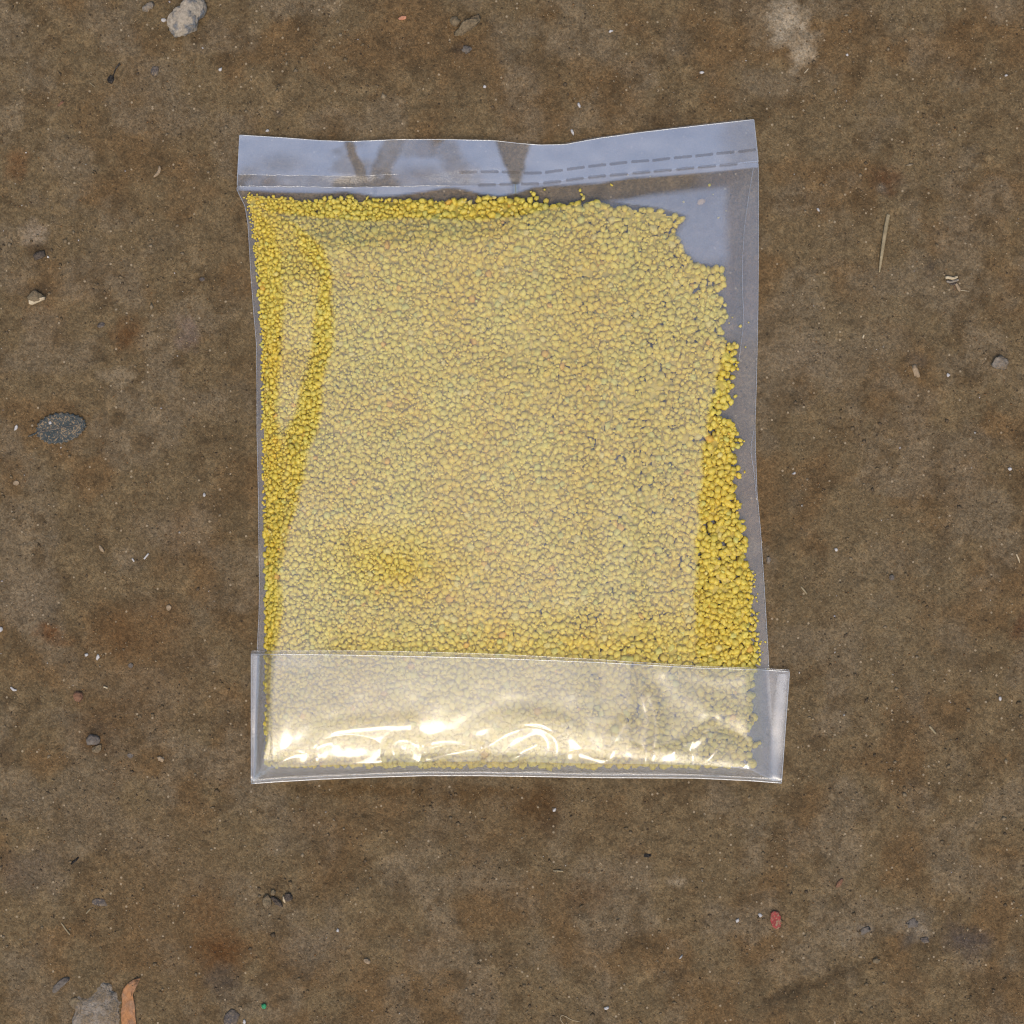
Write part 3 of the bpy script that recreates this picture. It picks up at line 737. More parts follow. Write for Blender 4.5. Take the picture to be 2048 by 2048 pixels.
def granule_scatter():
    cell = 12.0
    out = []
    lo, hi = np.array([470, 375]), np.array([1545, 1545])
    def in_mask(x, y):
        j = (fbm(x / 16, y / 16, 601, 3) - 0.5) * 62
        return (x > interp(y, GR_L) + 2 + j * 0.05) & (x < interp(y, GR_R) - 4 + j * 0.8 * sstep(900, 1200, x)) & (y > interp(x, GR_T) + 4 + j * 0.3) & (y < 1532)
    for layer in range(3):
        buckets = {}
        depth = (0.0, 0.5, 1.2)[layer]
        ntry = (90000, 40000, 24000)[layer]
        X = RNG.uniform(lo[0], hi[0], ntry); Y = RNG.uniform(lo[1], hi[1], ntry)
        ok = in_mask(X, Y); X, Y = X[ok], Y[ok]
        H = body_height(X, Y)
        # grain sizes: mostly 1.5 - 2.6 mm across, finer towards the left shoulder, fines last
        fr = np.linspace(0, 1, len(X))
        big = RNG.beta(2.0, 2.6, len(X))
        r = 0.86 + 0.74 * big
        r = np.where(fr > 0.55, 0.36 + 0.40 * RNG.random(len(X)), r)
        if layer: r = np.where(fr > 0.55, 0.62 + 0.4 * RNG.random(len(X)), r)
        r *= 0.84 + 0.28 * sstep(540, 950, X)
        r = np.where((RNG.random(len(X)) < 0.008) & (fr < 0.3), r * 1.3, r)
        # looser packing to the right and upper right
        hole = fbm(X / 42, Y / 42, 701 + layer, 3)
        thr = 0.84 - 0.22 * sstep(700, 1500, X) - 0.07 * sstep(700, 400, Y) * sstep(900, 1200, X)
        keep = hole < thr
        if layer == 0:
            X, Y, H, r = X[keep], Y[keep], H[keep], r[keep]
        if layer == 0: r = np.minimum(r, np.maximum((H - 0.55) / 2.05, 0.30))
        z = H - depth - r * (0.78 if layer == 0 else 1.0)
        inside = z > r * 0.7 + 0.35
        # where the bag is thin keep only one bed of granules on the back film
        if layer == 0:
            z = np.maximum(z, r + 0.55); inside = H > 2 * r + 0.45
            z = np.minimum(z, np.maximum(H - r * 0.9, r + 0.55))
        X, Y, z, r, H = X[inside], Y[inside], z[inside], r[inside], H[inside]
        rp = r / 0.15
        for i in range(len(X)):
            x, y, q = X[i], Y[i], rp[i]
            cx, cy = int(x // cell), int(y // cell); good = True
            for a in range(cx - 2, cx + 3):
                for b in range(cy - 2, cy + 3):
                    for (x2, y2, q2) in buckets.get((a, b), ()):
                        dd = (q + q2) * 0.62
                        if (x - x2) ** 2 + (y - y2) ** 2 < dd * dd: good = False; break
                    if not good: break
                if not good: break
            if good:
                buckets.setdefault((cx, cy), []).append((x, y, q))
                out.append((x, y, z[i] + RNG.uniform(-0.45, 0.1) * (layer < 3), r[i], layer))
    return np.array(out)
GR = granule_scatter()
# strays near the upper right corner and the right margin
STRAYS = [(1367, 404, 0.42), (1419, 370, 0.5), (1223, 370, 0.6), (1426, 389, 0.28), (1437, 435, 0.45), (1452, 422, 0.2), (1481, 652, 0.6), (1465, 635, 0.3), (1458, 646, 0.3),
          (1497, 645, 0.3), (1491, 694, 0.3), (1531, 1284, 0.4), (1092, 402, 1.0), (1067, 388, 0.8), (1073, 396, 0.9), (1062, 384, 0.5), (1089, 379, 0.4), (1163, 388, 0.7), (1167, 396, 0.9), (1160, 380, 0.55), (1256, 350, 0.22), (1300, 353, 0.2), (1535, 1338, 0.3)]
GRs = np.array([(x, y, r + 0.6, r, 0) for x, y, r in STRAYS])

def granule_shape(sub, seed):
    v, f = sub
    rng = np.random.default_rng(seed)
    d = v.copy()
    rad = np.ones(len(v))
    for _ in range(9):                         # a lumpy crystal aggregate: bulges and pressed facets
        c = rng.normal(size=3); c /= np.linalg.norm(c)
        rad += rng.uniform(0.15, 0.5) * np.exp(-((1 - d @ c) / rng.uniform(0.05, 0.16)))
    for _ in range(3):
        c = rng.normal(size=3); c /= np.linalg.norm(c)
        dd = d @ c; lim = rng.uniform(0.62, 0.85)
        rad = np.where(dd * rad > lim, lim / np.maximum(dd, 1e-3), rad)
    rad += rng.normal(0, 0.10, len(v))
    p = d * rad[:, None] * np.array([1, rng.uniform(0.66, 1.0), rng.uniform(0.65, 0.9)])
    return p / np.linalg.norm(p, axis=1).max() * 1.12, f

def rot_z_tilt(rng):
    a, b, c = rng.uniform(0, 6.283), rng.uniform(-0.5, 0.5), rng.uniform(-0.5, 0.5)
    ca, sa, cb, sb, cc, sc = math.cos(a), math.sin(a), math.cos(b), math.sin(b), math.cos(c), math.sin(c)
    Rz = np.array([[ca, -sa, 0], [sa, ca, 0], [0, 0, 1]]); Ry = np.array([[cb, 0, sb], [0, 1, 0], [-sb, 0, cb]]); Rx = np.array([[1, 0, 0], [0, cc, -sc], [0, sc, cc]])
    return Rz @ Ry @ Rx

PALETTE = np.array([(0.87, 0.70, 0.10), (0.90, 0.75, 0.145), (0.85, 0.645, 0.075), (0.89, 0.74, 0.17), (0.81, 0.705, 0.11), (0.88, 0.63, 0.09)])
def granule_colour(x, y, rng):
    w = rng.dirichlet(np.array([2.2, 1.6, 1.4, 0.8, 0.7, 0.35]))
    c = w @ PALETTE
    g = noise2(x / 90, y / 90, 801)
    c = c * (1 + 0.16 * (rng.random() - 0.5)) * np.array([1.0, 1 + 0.10 * (g - 0.5), 1 + 0.5 * (g - 0.5)])
    if rng.random() < 0.03: c = np.array([0.79, 0.71, 0.17])        # greenish crystal
    elif rng.random() < 0.022: c = np.array([0.87, 0.73, 0.22])      # pale crystal
    elif rng.random() < 0.008: c = np.array([0.87, 0.56, 0.09])      # orange crystal
    return c

SHAPES2 = [granule_shape(ICO2, 100 + i) for i in range(16)]
SHAPES1 = [granule_shape(ICO1, 300 + i) for i in range(8)]
SHAPES3 = [granule_shape(ICO3, 200 + i) for i in range(10)]

# the largest granules of the top bed stand as single objects, the rest as one mass
top_idx = np.where(GR[:, 4] == 0)[0]
order = top_idx[np.argsort(-GR[top_idx, 3])]
single = [i for i in order if 1312 > GR[i, 1] and GR[i, 0] > 560][:299]
is_single = np.zeros(len(GR), bool); is_single[single] = True
VARIANTS = []
vr = np.random.default_rng(5)
for i in range(30):
    p, f = SHAPES3[i % 10]
    p = p.copy(); p[:, 2] = np.minimum(p[:, 2], 0.66)
    col = granule_colour(random.uniform(0, 2000), random.uniform(0, 2000), vr)
    me = mesh_np('granule', p, f, {'gcol': np.tile(col, (len(p), 1))}); me.materials.append(GRAN_MAT)
    VARIANTS.append(me)
GL = 'one of the larger yellow granules seen through the clear upper film of the bag'
for n_, i in enumerate(single):
    x, y, z, r, _ = GR[i]
    X, Y = world_xy(x, y, z * 0.001)
    o = link('granule', VARIANTS[n_ % 30])
    o.location = (float(X), float(Y), z * 0.001); o.scale = (r * 0.001,) * 3
    o.rotation_euler = (0, 0, random.uniform(0, 6.28))
    tag(o, GL, 'granule', 'larger yellow granules in the bag')
# the lone peach-coloured granule in the empty corner
p, f = SHAPES3[3]
me = mesh_np('granule', p, f, {'gcol': np.tile(np.array([0.78, 0.52, 0.20]), (len(p), 1))}); me.materials.append(GRAN_MAT)
X, Y = world_xy(1402, 404, 0.0019)
o = link('granule', me); o.location = (float(X), float(Y), 0.0021); o.scale = (0.00145,) * 3
tag(o, 'lone peach granule in the empty upper right corner of the bag', 'granule', 'stray granules')

rest = np.vstack([GR[~is_single], GRs])
VV, FF, CC, off = [], [], [], 0
gr = np.random.default_rng(99)
for (x, y, z, r, lay) in rest:
    p, f = SHAPES2[gr.integers(16)] if lay == 0 and r > 0.5 else SHAPES1[gr.integers(8)]
    X, Y = world_xy(x, y, z * 0.001)
    q = (p * (r * 0.001)) @ rot_z_tilt(gr).T + np.array([float(X), float(Y), z * 0.001])
    VV.append(q); FF.append(f + off); off += len(p)
    CC.append(np.tile(granule_colour(x, y, gr), (len(p), 1)))
# compacted fines between the granules
bx, by = np.meshgrid(np.arange(484, 1520, 4.0), np.arange(392, 1530, 4.0))
Hb = body_height(bx, by)
zb = Hb - 1.8 + (fbm(bx / 9, by / 9, 901, 2) - 0.5) * 1.3
zb = np.where(bx < 1180, np.maximum(zb, 0.75), zb)
nbx = bx.shape[1]
okb = (bx > interp(by, GR_L) + 5) & (bx < interp(by, GR_R) - 16) & (by > interp(bx, GR_T) + 7) & ((zb > 1.3) | (bx < 1100))
okb &= fbm(bx / 16, by / 16, 911, 3) < 0.86 - 0.24 * sstep(800, 1450, bx)
X, Y = world_xy(bx, by, zb * 0.001)
fq = grid_faces(*bx.shape)[:, ::-1]
fq = fq[okb.ravel()[fq].all(1)]
ft = np.vstack([fq[:, [0, 1, 2]], fq[:, [0, 2, 3]]])
used = np.unique(ft); remap = np.zeros(bx.size, int); remap[used] = np.arange(len(used))
VV.append(np.stack([X, Y, zb * 0.001], -1).reshape(-1, 3)[used]); FF.append(remap[ft] + off)
CC.append(np.array([0.78, 0.60, 0.11]) * (0.75 + 0.4 * noise2(bx.ravel()[used] / 5, by.ravel()[used] / 5, 921))[:, None])
VV = np.vstack(VV)
# grains lie flat where the film presses on them
kz = S * (CAM_H - VV[:, 2]) / CAM_H
lim = body_height(VV[:, 0] / kz + 1024, 1024 - VV[:, 1] / kz) * 0.001
VV[:, 2] = np.where(VV[:, 2] > lim, lim - (VV[:, 2] - lim) * 0.02, VV[:, 2])
VV[:, 2] = np.maximum(VV[:, 2], 0.0006)
o = link('granule_fill', mesh_np('granule_fill', VV, np.vstack(FF), {'gcol': np.vstack(CC)}), GRAN_MAT)
tag(o, 'mass of small yellow granules filling the clear bag', 'granules', kind='stuff')
print('granules', len(GR), 'tris', sum(len(f) for f in FF))

# ------------------------------------------------------------------ debris on the earth
M_STONE = mat_two('pale_stone', (0.31, 0.262, 0.20), (0.135, 0.14, 0.145), 320.0, 0.48, 0.62, 0.85, 0.9, 1100.0, dust=0.1)
M_CLOD = mat_two('earth_clod', (0.19, 0.145, 0.085), (0.13, 0.092, 0.052), 300.0, 0.4, 0.6, 0.95, 0.8, 1500.0, dust=0.3)
M_CLODD = mat_two('dark_clod', (0.075, 0.058, 0.045), (0.10, 0.076, 0.055), 400.0, 0.4, 0.6, 0.95, 0.8, 1500.0, dust=0.12)
M_GREY = mat_two('grey_pebble', (0.155, 0.130, 0.105), (0.105, 0.086, 0.070), 500.0, 0.4, 0.6, 0.85, 0.5, 1500.0, dust=0.1)
M_BLUE = mat_two('blue_grey_pebble', (0.090, 0.075, 0.066), (0.125, 0.100, 0.076), 500.0, 0.4, 0.6, 0.9, 0.6, 1500.0, dust=0.3)
M_CEM = mat_two('cement_crumb', (0.25, 0.21, 0.165), (0.165, 0.128, 0.088), 350.0, 0.4, 0.6, 0.95, 0.9, 1200.0, dust=0.4)
M_TAN = mat_two('tan_chip', (0.33, 0.24, 0.15), (0.24, 0.17, 0.10), 500.0, 0.4, 0.6, 0.8, 0.4, 1500.0)
M_CREAM = mat_two('cream_husk', (0.52, 0.42, 0.27), (0.36, 0.27, 0.16), 700.0, 0.4, 0.65, 0.7, 0.4, 1500.0)
M_WHITE = mat_two('white_shell', (0.50, 0.47, 0.44), (0.34, 0.31, 0.28), 900.0, 0.4, 0.65, 0.5, 0.2, 1500.0)
M_BLACK = mat_two('black_bit', (0.018, 0.015, 0.013), (0.05, 0.042, 0.035), 800.0, 0.4, 0.6, 0.8, 0.9, 1500.0)
M_STRAW = mat_two('dry_straw', (0.30, 0.235, 0.135), (0.22, 0.17, 0.095), 250.0, 0.4, 0.6, 0.7, 0.3, 900.0)
M_LEAF = mat_two('dark_leaf', (0.042, 0.052, 0.053), (0.066, 0.070, 0.064), 350.0, 0.4, 0.6, 0.9, 0.5, 1500.0, dust=0.5)
M_DRY = mat_two('orange_dry_leaf', (0.36, 0.165, 0.065), (0.26, 0.14, 0.075), 260.0, 0.42, 0.6, 0.75, 0.5, 900.0, dust=0.06)
M_RED = mat_two('red_flake', (0.27, 0.045, 0.040), (0.22, 0.052, 0.042), 600.0, 0.4, 0.6, 0.85, 0.3, 1500.0, dust=0.42)
M_GREEN = mat_two('green_chip', (0.02, 0.19, 0.075), (0.03, 0.24, 0.10), 700.0, 0.4, 0.6, 0.5, 0.2, 1500.0)
M_ORANGE = mat_two('orange_chip', (0.48, 0.22, 0.13), (0.40, 0.17, 0.09), 700.0, 0.4, 0.6, 0.8, 0.3, 1500.0)
M_RUST = mat_two('rust_chip', (0.21, 0.105, 0.06), (0.16, 0.085, 0.05), 600.0, 0.4, 0.6, 0.9, 0.5, 1500.0, dust=0.1)

def poly_radius(poly, cx, cy, th):
    P = np.array(poly, float); Q = np.roll(P, -1, 0)
    D = np.vstack([P + (Q - P) * k / 10 for k in range(10)]) - np.array([cx, cy])
    an = np.arctan2(-D[:, 1], D[:, 0]); rr = np.hypot(D[:, 0], D[:, 1])
    o = np.argsort(an); an, rr = an[o], rr[o]
    return np.interp(th, np.r_[an - 2 * math.pi, an, an + 2 * math.pi], np.r_[rr, rr, rr])

def ellipse(cx, cy, a, b, ang=0, n=20, jag=0.0, seed=0):
    r = np.random.default_rng(seed + 1)
    t = np.linspace(0, 2 * math.pi, n, endpoint=False); k = 1 + jag * r.normal(size=n)
    u, v = a * k * np.cos(t), b * k * np.sin(t); q = math.radians(ang)
    return [(cx + x * math.cos(q) + y * math.sin(q), cy - x * math.sin(q) * -1 * -1 + -y * math.cos(q) * -1 * -1) for x, y in zip(u, v)]

def gz(px, py):
    return float(ground_height(np.array([float(px)]), np.array([float(py)]))[0])

def chunk(name, poly, h, mat, label, cat, group=None, sink=0.35, seed=1, lump=0.10, facets=5, sub=None, flat=0.6):
    """a stone, crumb or chip: outline as measured, domed and broken surface, partly sunk in the earth. h in mm"""
    P = np.array(poly, float); cx, cy = P.mean(0)
    v, f = sub or ICO3
    rng = np.random.default_rng(seed)
    th = np.arctan2(v[:, 1], v[:, 0]); c = np.sqrt(np.clip(1 - v[:, 2] ** 2, 0, 1))
    R = poly_radius(poly, cx, cy, th) * S
    rho = R * c ** flat
    hh = h * 0.001
    z = np.sign(v[:, 2]) * np.abs(v[:, 2]) ** 0.85 * hh * 0.5
    d = np.ones(len(v))
    for _ in range(5):
        q = rng.normal(size=3); q /= np.linalg.norm(q)
        d += lump * rng.uniform(-1, 1) * np.exp(-(1 - v @ q) / 0.25)
    co = np.stack([np.cos(th) * rho, np.sin(th) * rho, z * d], 1)
    for _ in range(facets):           # break planes on the upper side
        q = rng.normal(size=3); q[2] = abs(q[2]) + 0.7; q /= np.linalg.norm(q)
        s_ = co @ q; lim = s_.max() * rng.uniform(0.66, 0.9)
        co = co - np.outer(np.maximum(s_ - lim, 0), q) * np.array([0.15, 0.15, 1.0])
    sz = max(np.abs(co).max(), 1e-5)
    u = co / sz * 2.6 + seed * 3.1
    rr = (noise2(u[:, 0] * 2 + u[:, 2] * 2, u[:, 1] * 2 - u[:, 2], seed) - 0.5) * 0.22 + (noise2(u[:, 0] * 5 - u[:, 2] * 3, u[:, 1] * 5 + u[:, 2] * 2, seed + 5) - 0.5) * 0.16
    co = co * (1 + rr * (0.5 + 2 * lump))[:, None] + np.stack([np.zeros(len(co)), np.zeros(len(co)), rr * hh * 0.35], 1)
    m = mesh_np(name, co, f)
    o = link(name, m, mat)
    x, y = world_xy(cx, cy, 0.0)
    o.location = (float(x), float(y), gz(cx, cy) + hh * (0.5 - sink))
    if label: tag(o, label, cat, group)
    return o

def flake(name, poly, thick, mat, parent=None, bend=0.0, lift=0.3, rings=5, seed=0, tilt=(0, 0)):
    """a thin plate with real thickness: outline as measured, gently curled. mm"""
    P = np.array(poly, float); cx, cy = P.mean(0); n = len(P)
    x0, y0 = world_xy(cx, cy)
    V, F = [], []
    D = (P - np.array([cx, cy])) * S * np.array([1, -1])
    size = np.abs(D).max()
    def zz(p):
        u = p / size
        return (bend * (u[:, 0] ** 2 + 0.6 * u[:, 1] ** 2) + tilt[0] * u[:, 0] + tilt[1] * u[:, 1] + 0.12 * (noise2(u[:, 0] * 3 + seed, u[:, 1] * 3, seed) - 0.5)) * 0.001
    for sgn in (1, -1):
        base = len(V)
        for k in range(rings):
            q = D * (1 - k / rings)
            for p_, z_ in zip(q, zz(q) + sgn * thick * 0.0005): V.append((p_[0], p_[1], z_))
        V.append((0, 0, float(zz(np.zeros((1, 2)))[0] + sgn * thick * 0.0005)))
        for k in range(rings - 1):
            for i in range(n):
                j = (i + 1) % n; a, b, c, d = base + k * n + i, base + k * n + j, base + (k + 1) * n + j, base + (k + 1) * n + i
                F += [(a, b, c), (a, c, d)] if sgn > 0 else [(a, c, b), (a, d, c)]
        for i in range(n):
            a, b, c = base + (rings - 1) * n + i, base + (rings - 1) * n + (i + 1) % n, base + rings * n
            F.append((a, b, c) if sgn > 0 else (a, c, b))
    o2 = rings * n + 1
    for i in range(n):
        j = (i + 1) % n; F += [(i, o2 + i, o2 + j), (i, o2 + j, j)]
    m = mesh_np(name, np.array(V), np.array(F))
    o = link(name, m, mat, parent)
    o.location = (float(x0), float(y0), gz(cx, cy) + lift * 0.001)
    return o

def stick(name, pts, rads, mat, label, cat, group=None, lift=0.35, squash=0.6, sides=7):
    """straw, twig or thread: pts in px, radii in mm"""
    P = np.array(dense(pts) if len(pts) > 2 else [tuple(np.array(pts[0]) * (1 - k / 6) + np.array(pts[1]) * k / 6) for k in range(7)], float)
    z = ground_height(P[:, 0], P[:, 1]); z = np.maximum(z, z.mean()) * 0.5 + z.mean() * 0.5
    r = np.interp(np.linspace(0, 1, len(P)), np.linspace(0, 1, len(rads)), rads) * 0.001
    X, Y = world_xy(P[:, 0], P[:, 1])
    c = np.array([X.mean(), Y.mean(), z.mean()])
    V, F = tube_np(np.stack([X, Y, z + lift * 0.001 + r * 0.3], 1) - c, r, sides, squash)
    o = link(name, mesh_np(name, V, F), mat)
    o.location = c
    if label: tag(o, label, cat, group)
    return o

# --- stones and clods
o = chunk('stone', [(379, -6), (398, -4), (408, 3), (414, 20), (412, 32), (398, 42), (395, 61), (376, 71), (355, 76), (345, 72), (338, 58), (335, 44), (342, 37), (355, 24), (366, 14)], 8.5, M_STONE,
      'large pale stone with blue-grey patches at the top edge of the picture', 'stone', seed=4, sub=ICO4, facets=7, lump=0.16, flat=0.45, sink=0.25)
chunk('crumb', ellipse(297, 14, 12, 12, 20, jag=0.14, seed=2), 2.0, M_CEM, 'pale sandy crumb left of the large pale stone', 'crumb', seed=12, lump=0.3)
chunk('pebble', ellipse(327, 40, 5, 4), 1.0, M_WHITE, 'tiny whitish pebble touching the left side of the large pale stone', 'pebble', seed=13)
chunk('black_bit', [(214, 158), (220, 151), (227, 152), (229, 160), (224, 168), (216, 165)], 1.6, M_BLACK, 'small black charred bit with a thin tail, below the large stone', 'charred bit', seed=5, lump=0.3)
chunk('pebble', ellipse(310, 142, 8, 11, 0, jag=0.1, seed=3), 1.6, M_BLUE, 'dark grey pebble below the large pale stone', 'pebble', seed=6, sink=0.5)
chunk('pebble', ellipse(122, 208, 8, 5, 30), 1.2, M_RUST, 'small brown pebble in the upper left, left of the charred bit', 'pebble', seed=7, sink=0.5)
chunk('chip', ellipse(805, 37, 8, 4.5, 5, n=8, jag=0.15), 1.3, M_ORANGE, 'small bright orange chip near the top edge, left of the long clod', 'chip', seed=8)
chunk('clod', [(916, 62), (922, 50), (940, 38), (956, 30), (963, 36), (960, 46), (944, 58), (926, 70), (914, 72), (906, 66)], 4.2, M_CLOD, 'long sandy clod near the top edge above the bag', 'clod', seed=9, lump=0.3, sink=0.3, sub=ICO4)
chunk('clod', ellipse(910, 44, 10, 9, 0, jag=0.1, seed=5), 2.6, M_CLOD, 'small round clod at the left end of the long sandy clod', 'clod', seed=10, lump=0.3)
chunk('clod', ellipse(934, 100, 10, 8, 0, jag=0.15, seed=6), 2.2, M_GREY, 'small grey clod below the long sandy clod', 'clod', seed=11, lump=0.3)
chunk('clod', [(67, 512), (76, 505), (90, 502), (93, 512), (84, 518), (72, 522)], 2.8, M_CLODD, 'flat brown clod at the far left, above the cream-edged wedge', 'clod', seed=14, facets=3, sink=0.3)
chunk('clod', [(56, 597), (64, 585), (72, 580), (88, 592), (93, 598), (78, 606), (62, 610)], 3.4, M_CLOD, 'wedge-shaped clod at the far left, crusted pale on its lower edge', 'clod', seed=15, sink=0.25)
o = flake('crust', [(61, 609), (60, 602), (76, 598), (93, 595), (92, 600), (78, 606), (66, 611)], 1.2, M_CREAM, None, 0.1, 1.4)
o.parent = bpy.data.objects['clod.004'] if 'clod.004' in bpy.data.objects else None
if o.parent: o.matrix_parent_inverse = o.parent.matrix_basis.inverted()
chunk('pebble', ellipse(202, 650, 8, 6, 10), 1.4, M_BLUE, 'bluish grey pebble halfway down the left side, above the dark leaf', 'pebble', seed=16, sink=0.5)
chunk('pebble', ellipse(405, 559, 6, 4), 1.2, M_BLUE, 'bluish grey pebble close to the left side of the bag', 'pebble', seed=17, sink=0.5)
chunk('pebble', ellipse(33, 966, 6, 5), 1.2, M_TAN, 'tan crumb below the dark leaf at the left edge', 'pebble', seed=18)
chunk('clod', [(146, 1392), (152, 1382), (164, 1384), (167, 1394), (160, 1404), (150, 1402)], 2.4, M_RUST, 'pinkish brown clod in the lower left, above the two-part stone', 'clod', seed=19, lump=0.25)
chunk('stone', [(173, 1476), (180, 1468), (194, 1470), (203, 1478), (200, 1487), (188, 1490), (176, 1490)], 3.0, M_GREY, 'dark grey upper half of a split stone in the lower left', 'stone', 'split stone', seed=20, facets=6, sink=0.3)
chunk('stone', [(182, 1497), (192, 1491), (203, 1488), (203, 1500), (196, 1507), (186, 1504)], 2.2, M_CLOD, 'tan lower half of a split stone in the lower left', 'stone', 'split stone', seed=21, sink=0.35)
chunk('chip', [(314, 1514), (320, 1512), (329, 1518), (326, 1525), (317, 1521)], 1.6, M_TAN, 'tan woody chip lower left, left of the bag corner', 'chip', seed=22)
chunk('pebble', ellipse(338, 1215, 5, 6, 0, jag=0.1), 1.4, M_TAN, 'tan pebble left of the bag, level with the lowest yellow granules above the flap', 'pebble', seed=23)
chunk('pebble', ellipse(262, 1331, 5, 5, 0, jag=0.1), 1.3, M_GREY, 'pale grey pebble left of the folded flap', 'pebble', seed=24)
chunk('pebble', ellipse(260, 1512, 6, 5, 0, jag=0.12), 1.2, M_GREY, 'grey pebble right of the split stone', 'pebble', seed=25, sink=0.5)
chunk('clod', [(528, 1792), (536, 1787), (543, 1795), (545, 1808), (538, 1816), (529, 1812), (526, 1802)], 3.4, M_CLOD, 'tan clod at the left of the small cluster below the bag', 'clod', 'clod cluster below the bag', seed=26, lump=0.25)
chunk('clod', ellipse(556, 1802, 12, 10, -25, jag=0.1, seed=7), 3.2, M_CLODD, 'dark brown clod in the middle of the small cluster below the bag', 'clod', 'clod cluster below the bag', seed=27, lump=0.2)
chunk('clod', ellipse(577, 1793, 9, 8, 0, jag=0.1, seed=8), 2.4, M_CLODD, 'dark brown clod at the right of the small cluster below the bag', 'clod', 'clod cluster below the bag', seed=28, lump=0.2)
chunk('clod', ellipse(547, 1784, 5, 6, 0, jag=0.1), 2.0, M_CLOD, 'small tan clod on top of the small cluster below the bag', 'clod', 'clod cluster below the bag', seed=29)
chunk('sliver', [(566, 1789), (569, 1790), (573, 1803), (570, 1805), (567, 1800)], 1.4, M_CREAM, 'cream sliver between the two dark clods below the bag', 'sliver', seed=30, sink=0.05)
chunk('pebble', ellipse(734, 1922, 7, 5.5, -10), 1.9, M_TAN, 'smooth tan pebble alone near the bottom, below the bag', 'pebble', seed=31, facets=1, lump=0.04)
chunk('chip', [(523, 2008), (530, 2006), (534, 2011), (531, 2017), (524, 2016)], 1.3, M_GREEN, 'tiny bright green chip at the bottom edge', 'chip', seed=32, sink=0.1)
chunk('stone', [(446, 2046), (450, 2030), (460, 2018), (472, 2020), (479, 2030), (474, 2046), (462, 2056)], 3.0, M_BLUE, 'blue-grey stone half buried at the bottom edge, left of the green chip', 'stone', seed=33, sink=0.5)
chunk('stone', [(146, 2060), (160, 1980), (182, 1970), (205, 1966), (232, 1974), (244, 1998), (243, 2060), (190, 2075)], 4.0, M_CEM, 'pale cement-like lump half buried beside the orange dry leaf', 'stone', seed=34, lump=0.35, sink=0.52, sub=ICO4, facets=9)
chunk('pebble', ellipse(152, 2006, 14, 12, 0, jag=0.08), 2.2, M_CLOD, 'round earthy lump left of the pale cement-like lump', 'pebble', seed=35, sink=0.5)
chunk('chip', [(101, 1984), (108, 1972), (124, 1956), (140, 1952), (143, 1957), (126, 1972), (112, 1986)], 1.8, M_GREY, 'long grey chip in the bottom left corner', 'chip', seed=36, sink=0.45)
chunk('chip', [(183, 1800), (190, 1796), (206, 1797), (216, 1803), (216, 1811), (200, 1812), (186, 1808)], 1.1, M_BLUE, 'flat speckled grey chip lower left, above the long grey chip', 'chip', seed=37, sink=0.5)
chunk('black_bit', ellipse(151, 1721, 9, 6, 30, jag=0.25, seed=4), 1.2, M_BLACK, 'black lump added for a dark hole lower left, above the speckled grey chip', 'charred bit', seed=38, lump=0.3, sink=0.45)  # black lump stands in for the shade of a hole
chunk('chip', ellipse(1295, 1711, 9, 4, 5, jag=0.2, seed=9), 1.2, M_BLACK, 'dark chip below the right half of the bag', 'chip', seed=39, sink=0.4)
chunk('chip', ellipse(1678, 1767, 7, 9, 20, n=9, jag=0.2, seed=10), 1.3, M_RUST, 'rust-red chip right of centre near the bottom, above the red flake', 'chip', seed=40)
chunk('stone', [(1982, 728), (1988, 716), (1998, 711), (2008, 716), (2018, 720), (2016, 732), (2008, 740), (1994, 737), (1984, 734)], 3.4, M_CEM, 'pale grey crumbly stone at the right edge of the picture', 'stone', seed=41, lump=0.35, facets=8, sink=0.3)
chunk('twig', [(1822, 730), (1832, 729), (1838, 745), (1841, 760), (1832, 761), (1826, 746)], 1.6, M_TAN, 'stubby pale twig sunk in the earth left of the grey stone', 'twig', seed=42, sink=0.5)
chunk('pebble', ellipse(1783, 1155, 5, 6), 1.6, M_GREY, 'grey pebble right of the bag, level with its lower third', 'pebble', seed=43)
chunk('chip', [(1533, 1114), (1540, 1113), (1542, 1120), (1537, 1131), (1533, 1126)], 1.6, M_CEM, 'pale tooth-shaped chip touching the right edge of the bag', 'chip', seed=44)
chunk('clod', ellipse(1752, 1921, 7, 6, 0, jag=0.1), 1.8, M_CLOD, 'brown crumb on the dark furrow in the lower right', 'clod', seed=45)
chunk('chip', ellipse(1730, 1862, 13, 8, 15, jag=0.15, seed=12), 1.1, M_GREY, 'flat grey flake lower right, right of the red flake', 'chip', seed=46, sink=0.5)
chunk('pebble', ellipse(1828, 1846, 14, 9, 0, jag=0.2, seed=13), 1.4, M_GREY, 'ashy grey lump lower right, left of the dark burnt patch', 'pebble', seed=47, sink=0.5)
chunk('clod', ellipse(1850, 1880, 9, 6, 0, jag=0.2, seed=14), 1.4, M_BLUE, 'dark grey crumb beside the ashy lump in the lower right', 'clod', seed=48, sink=0.45)

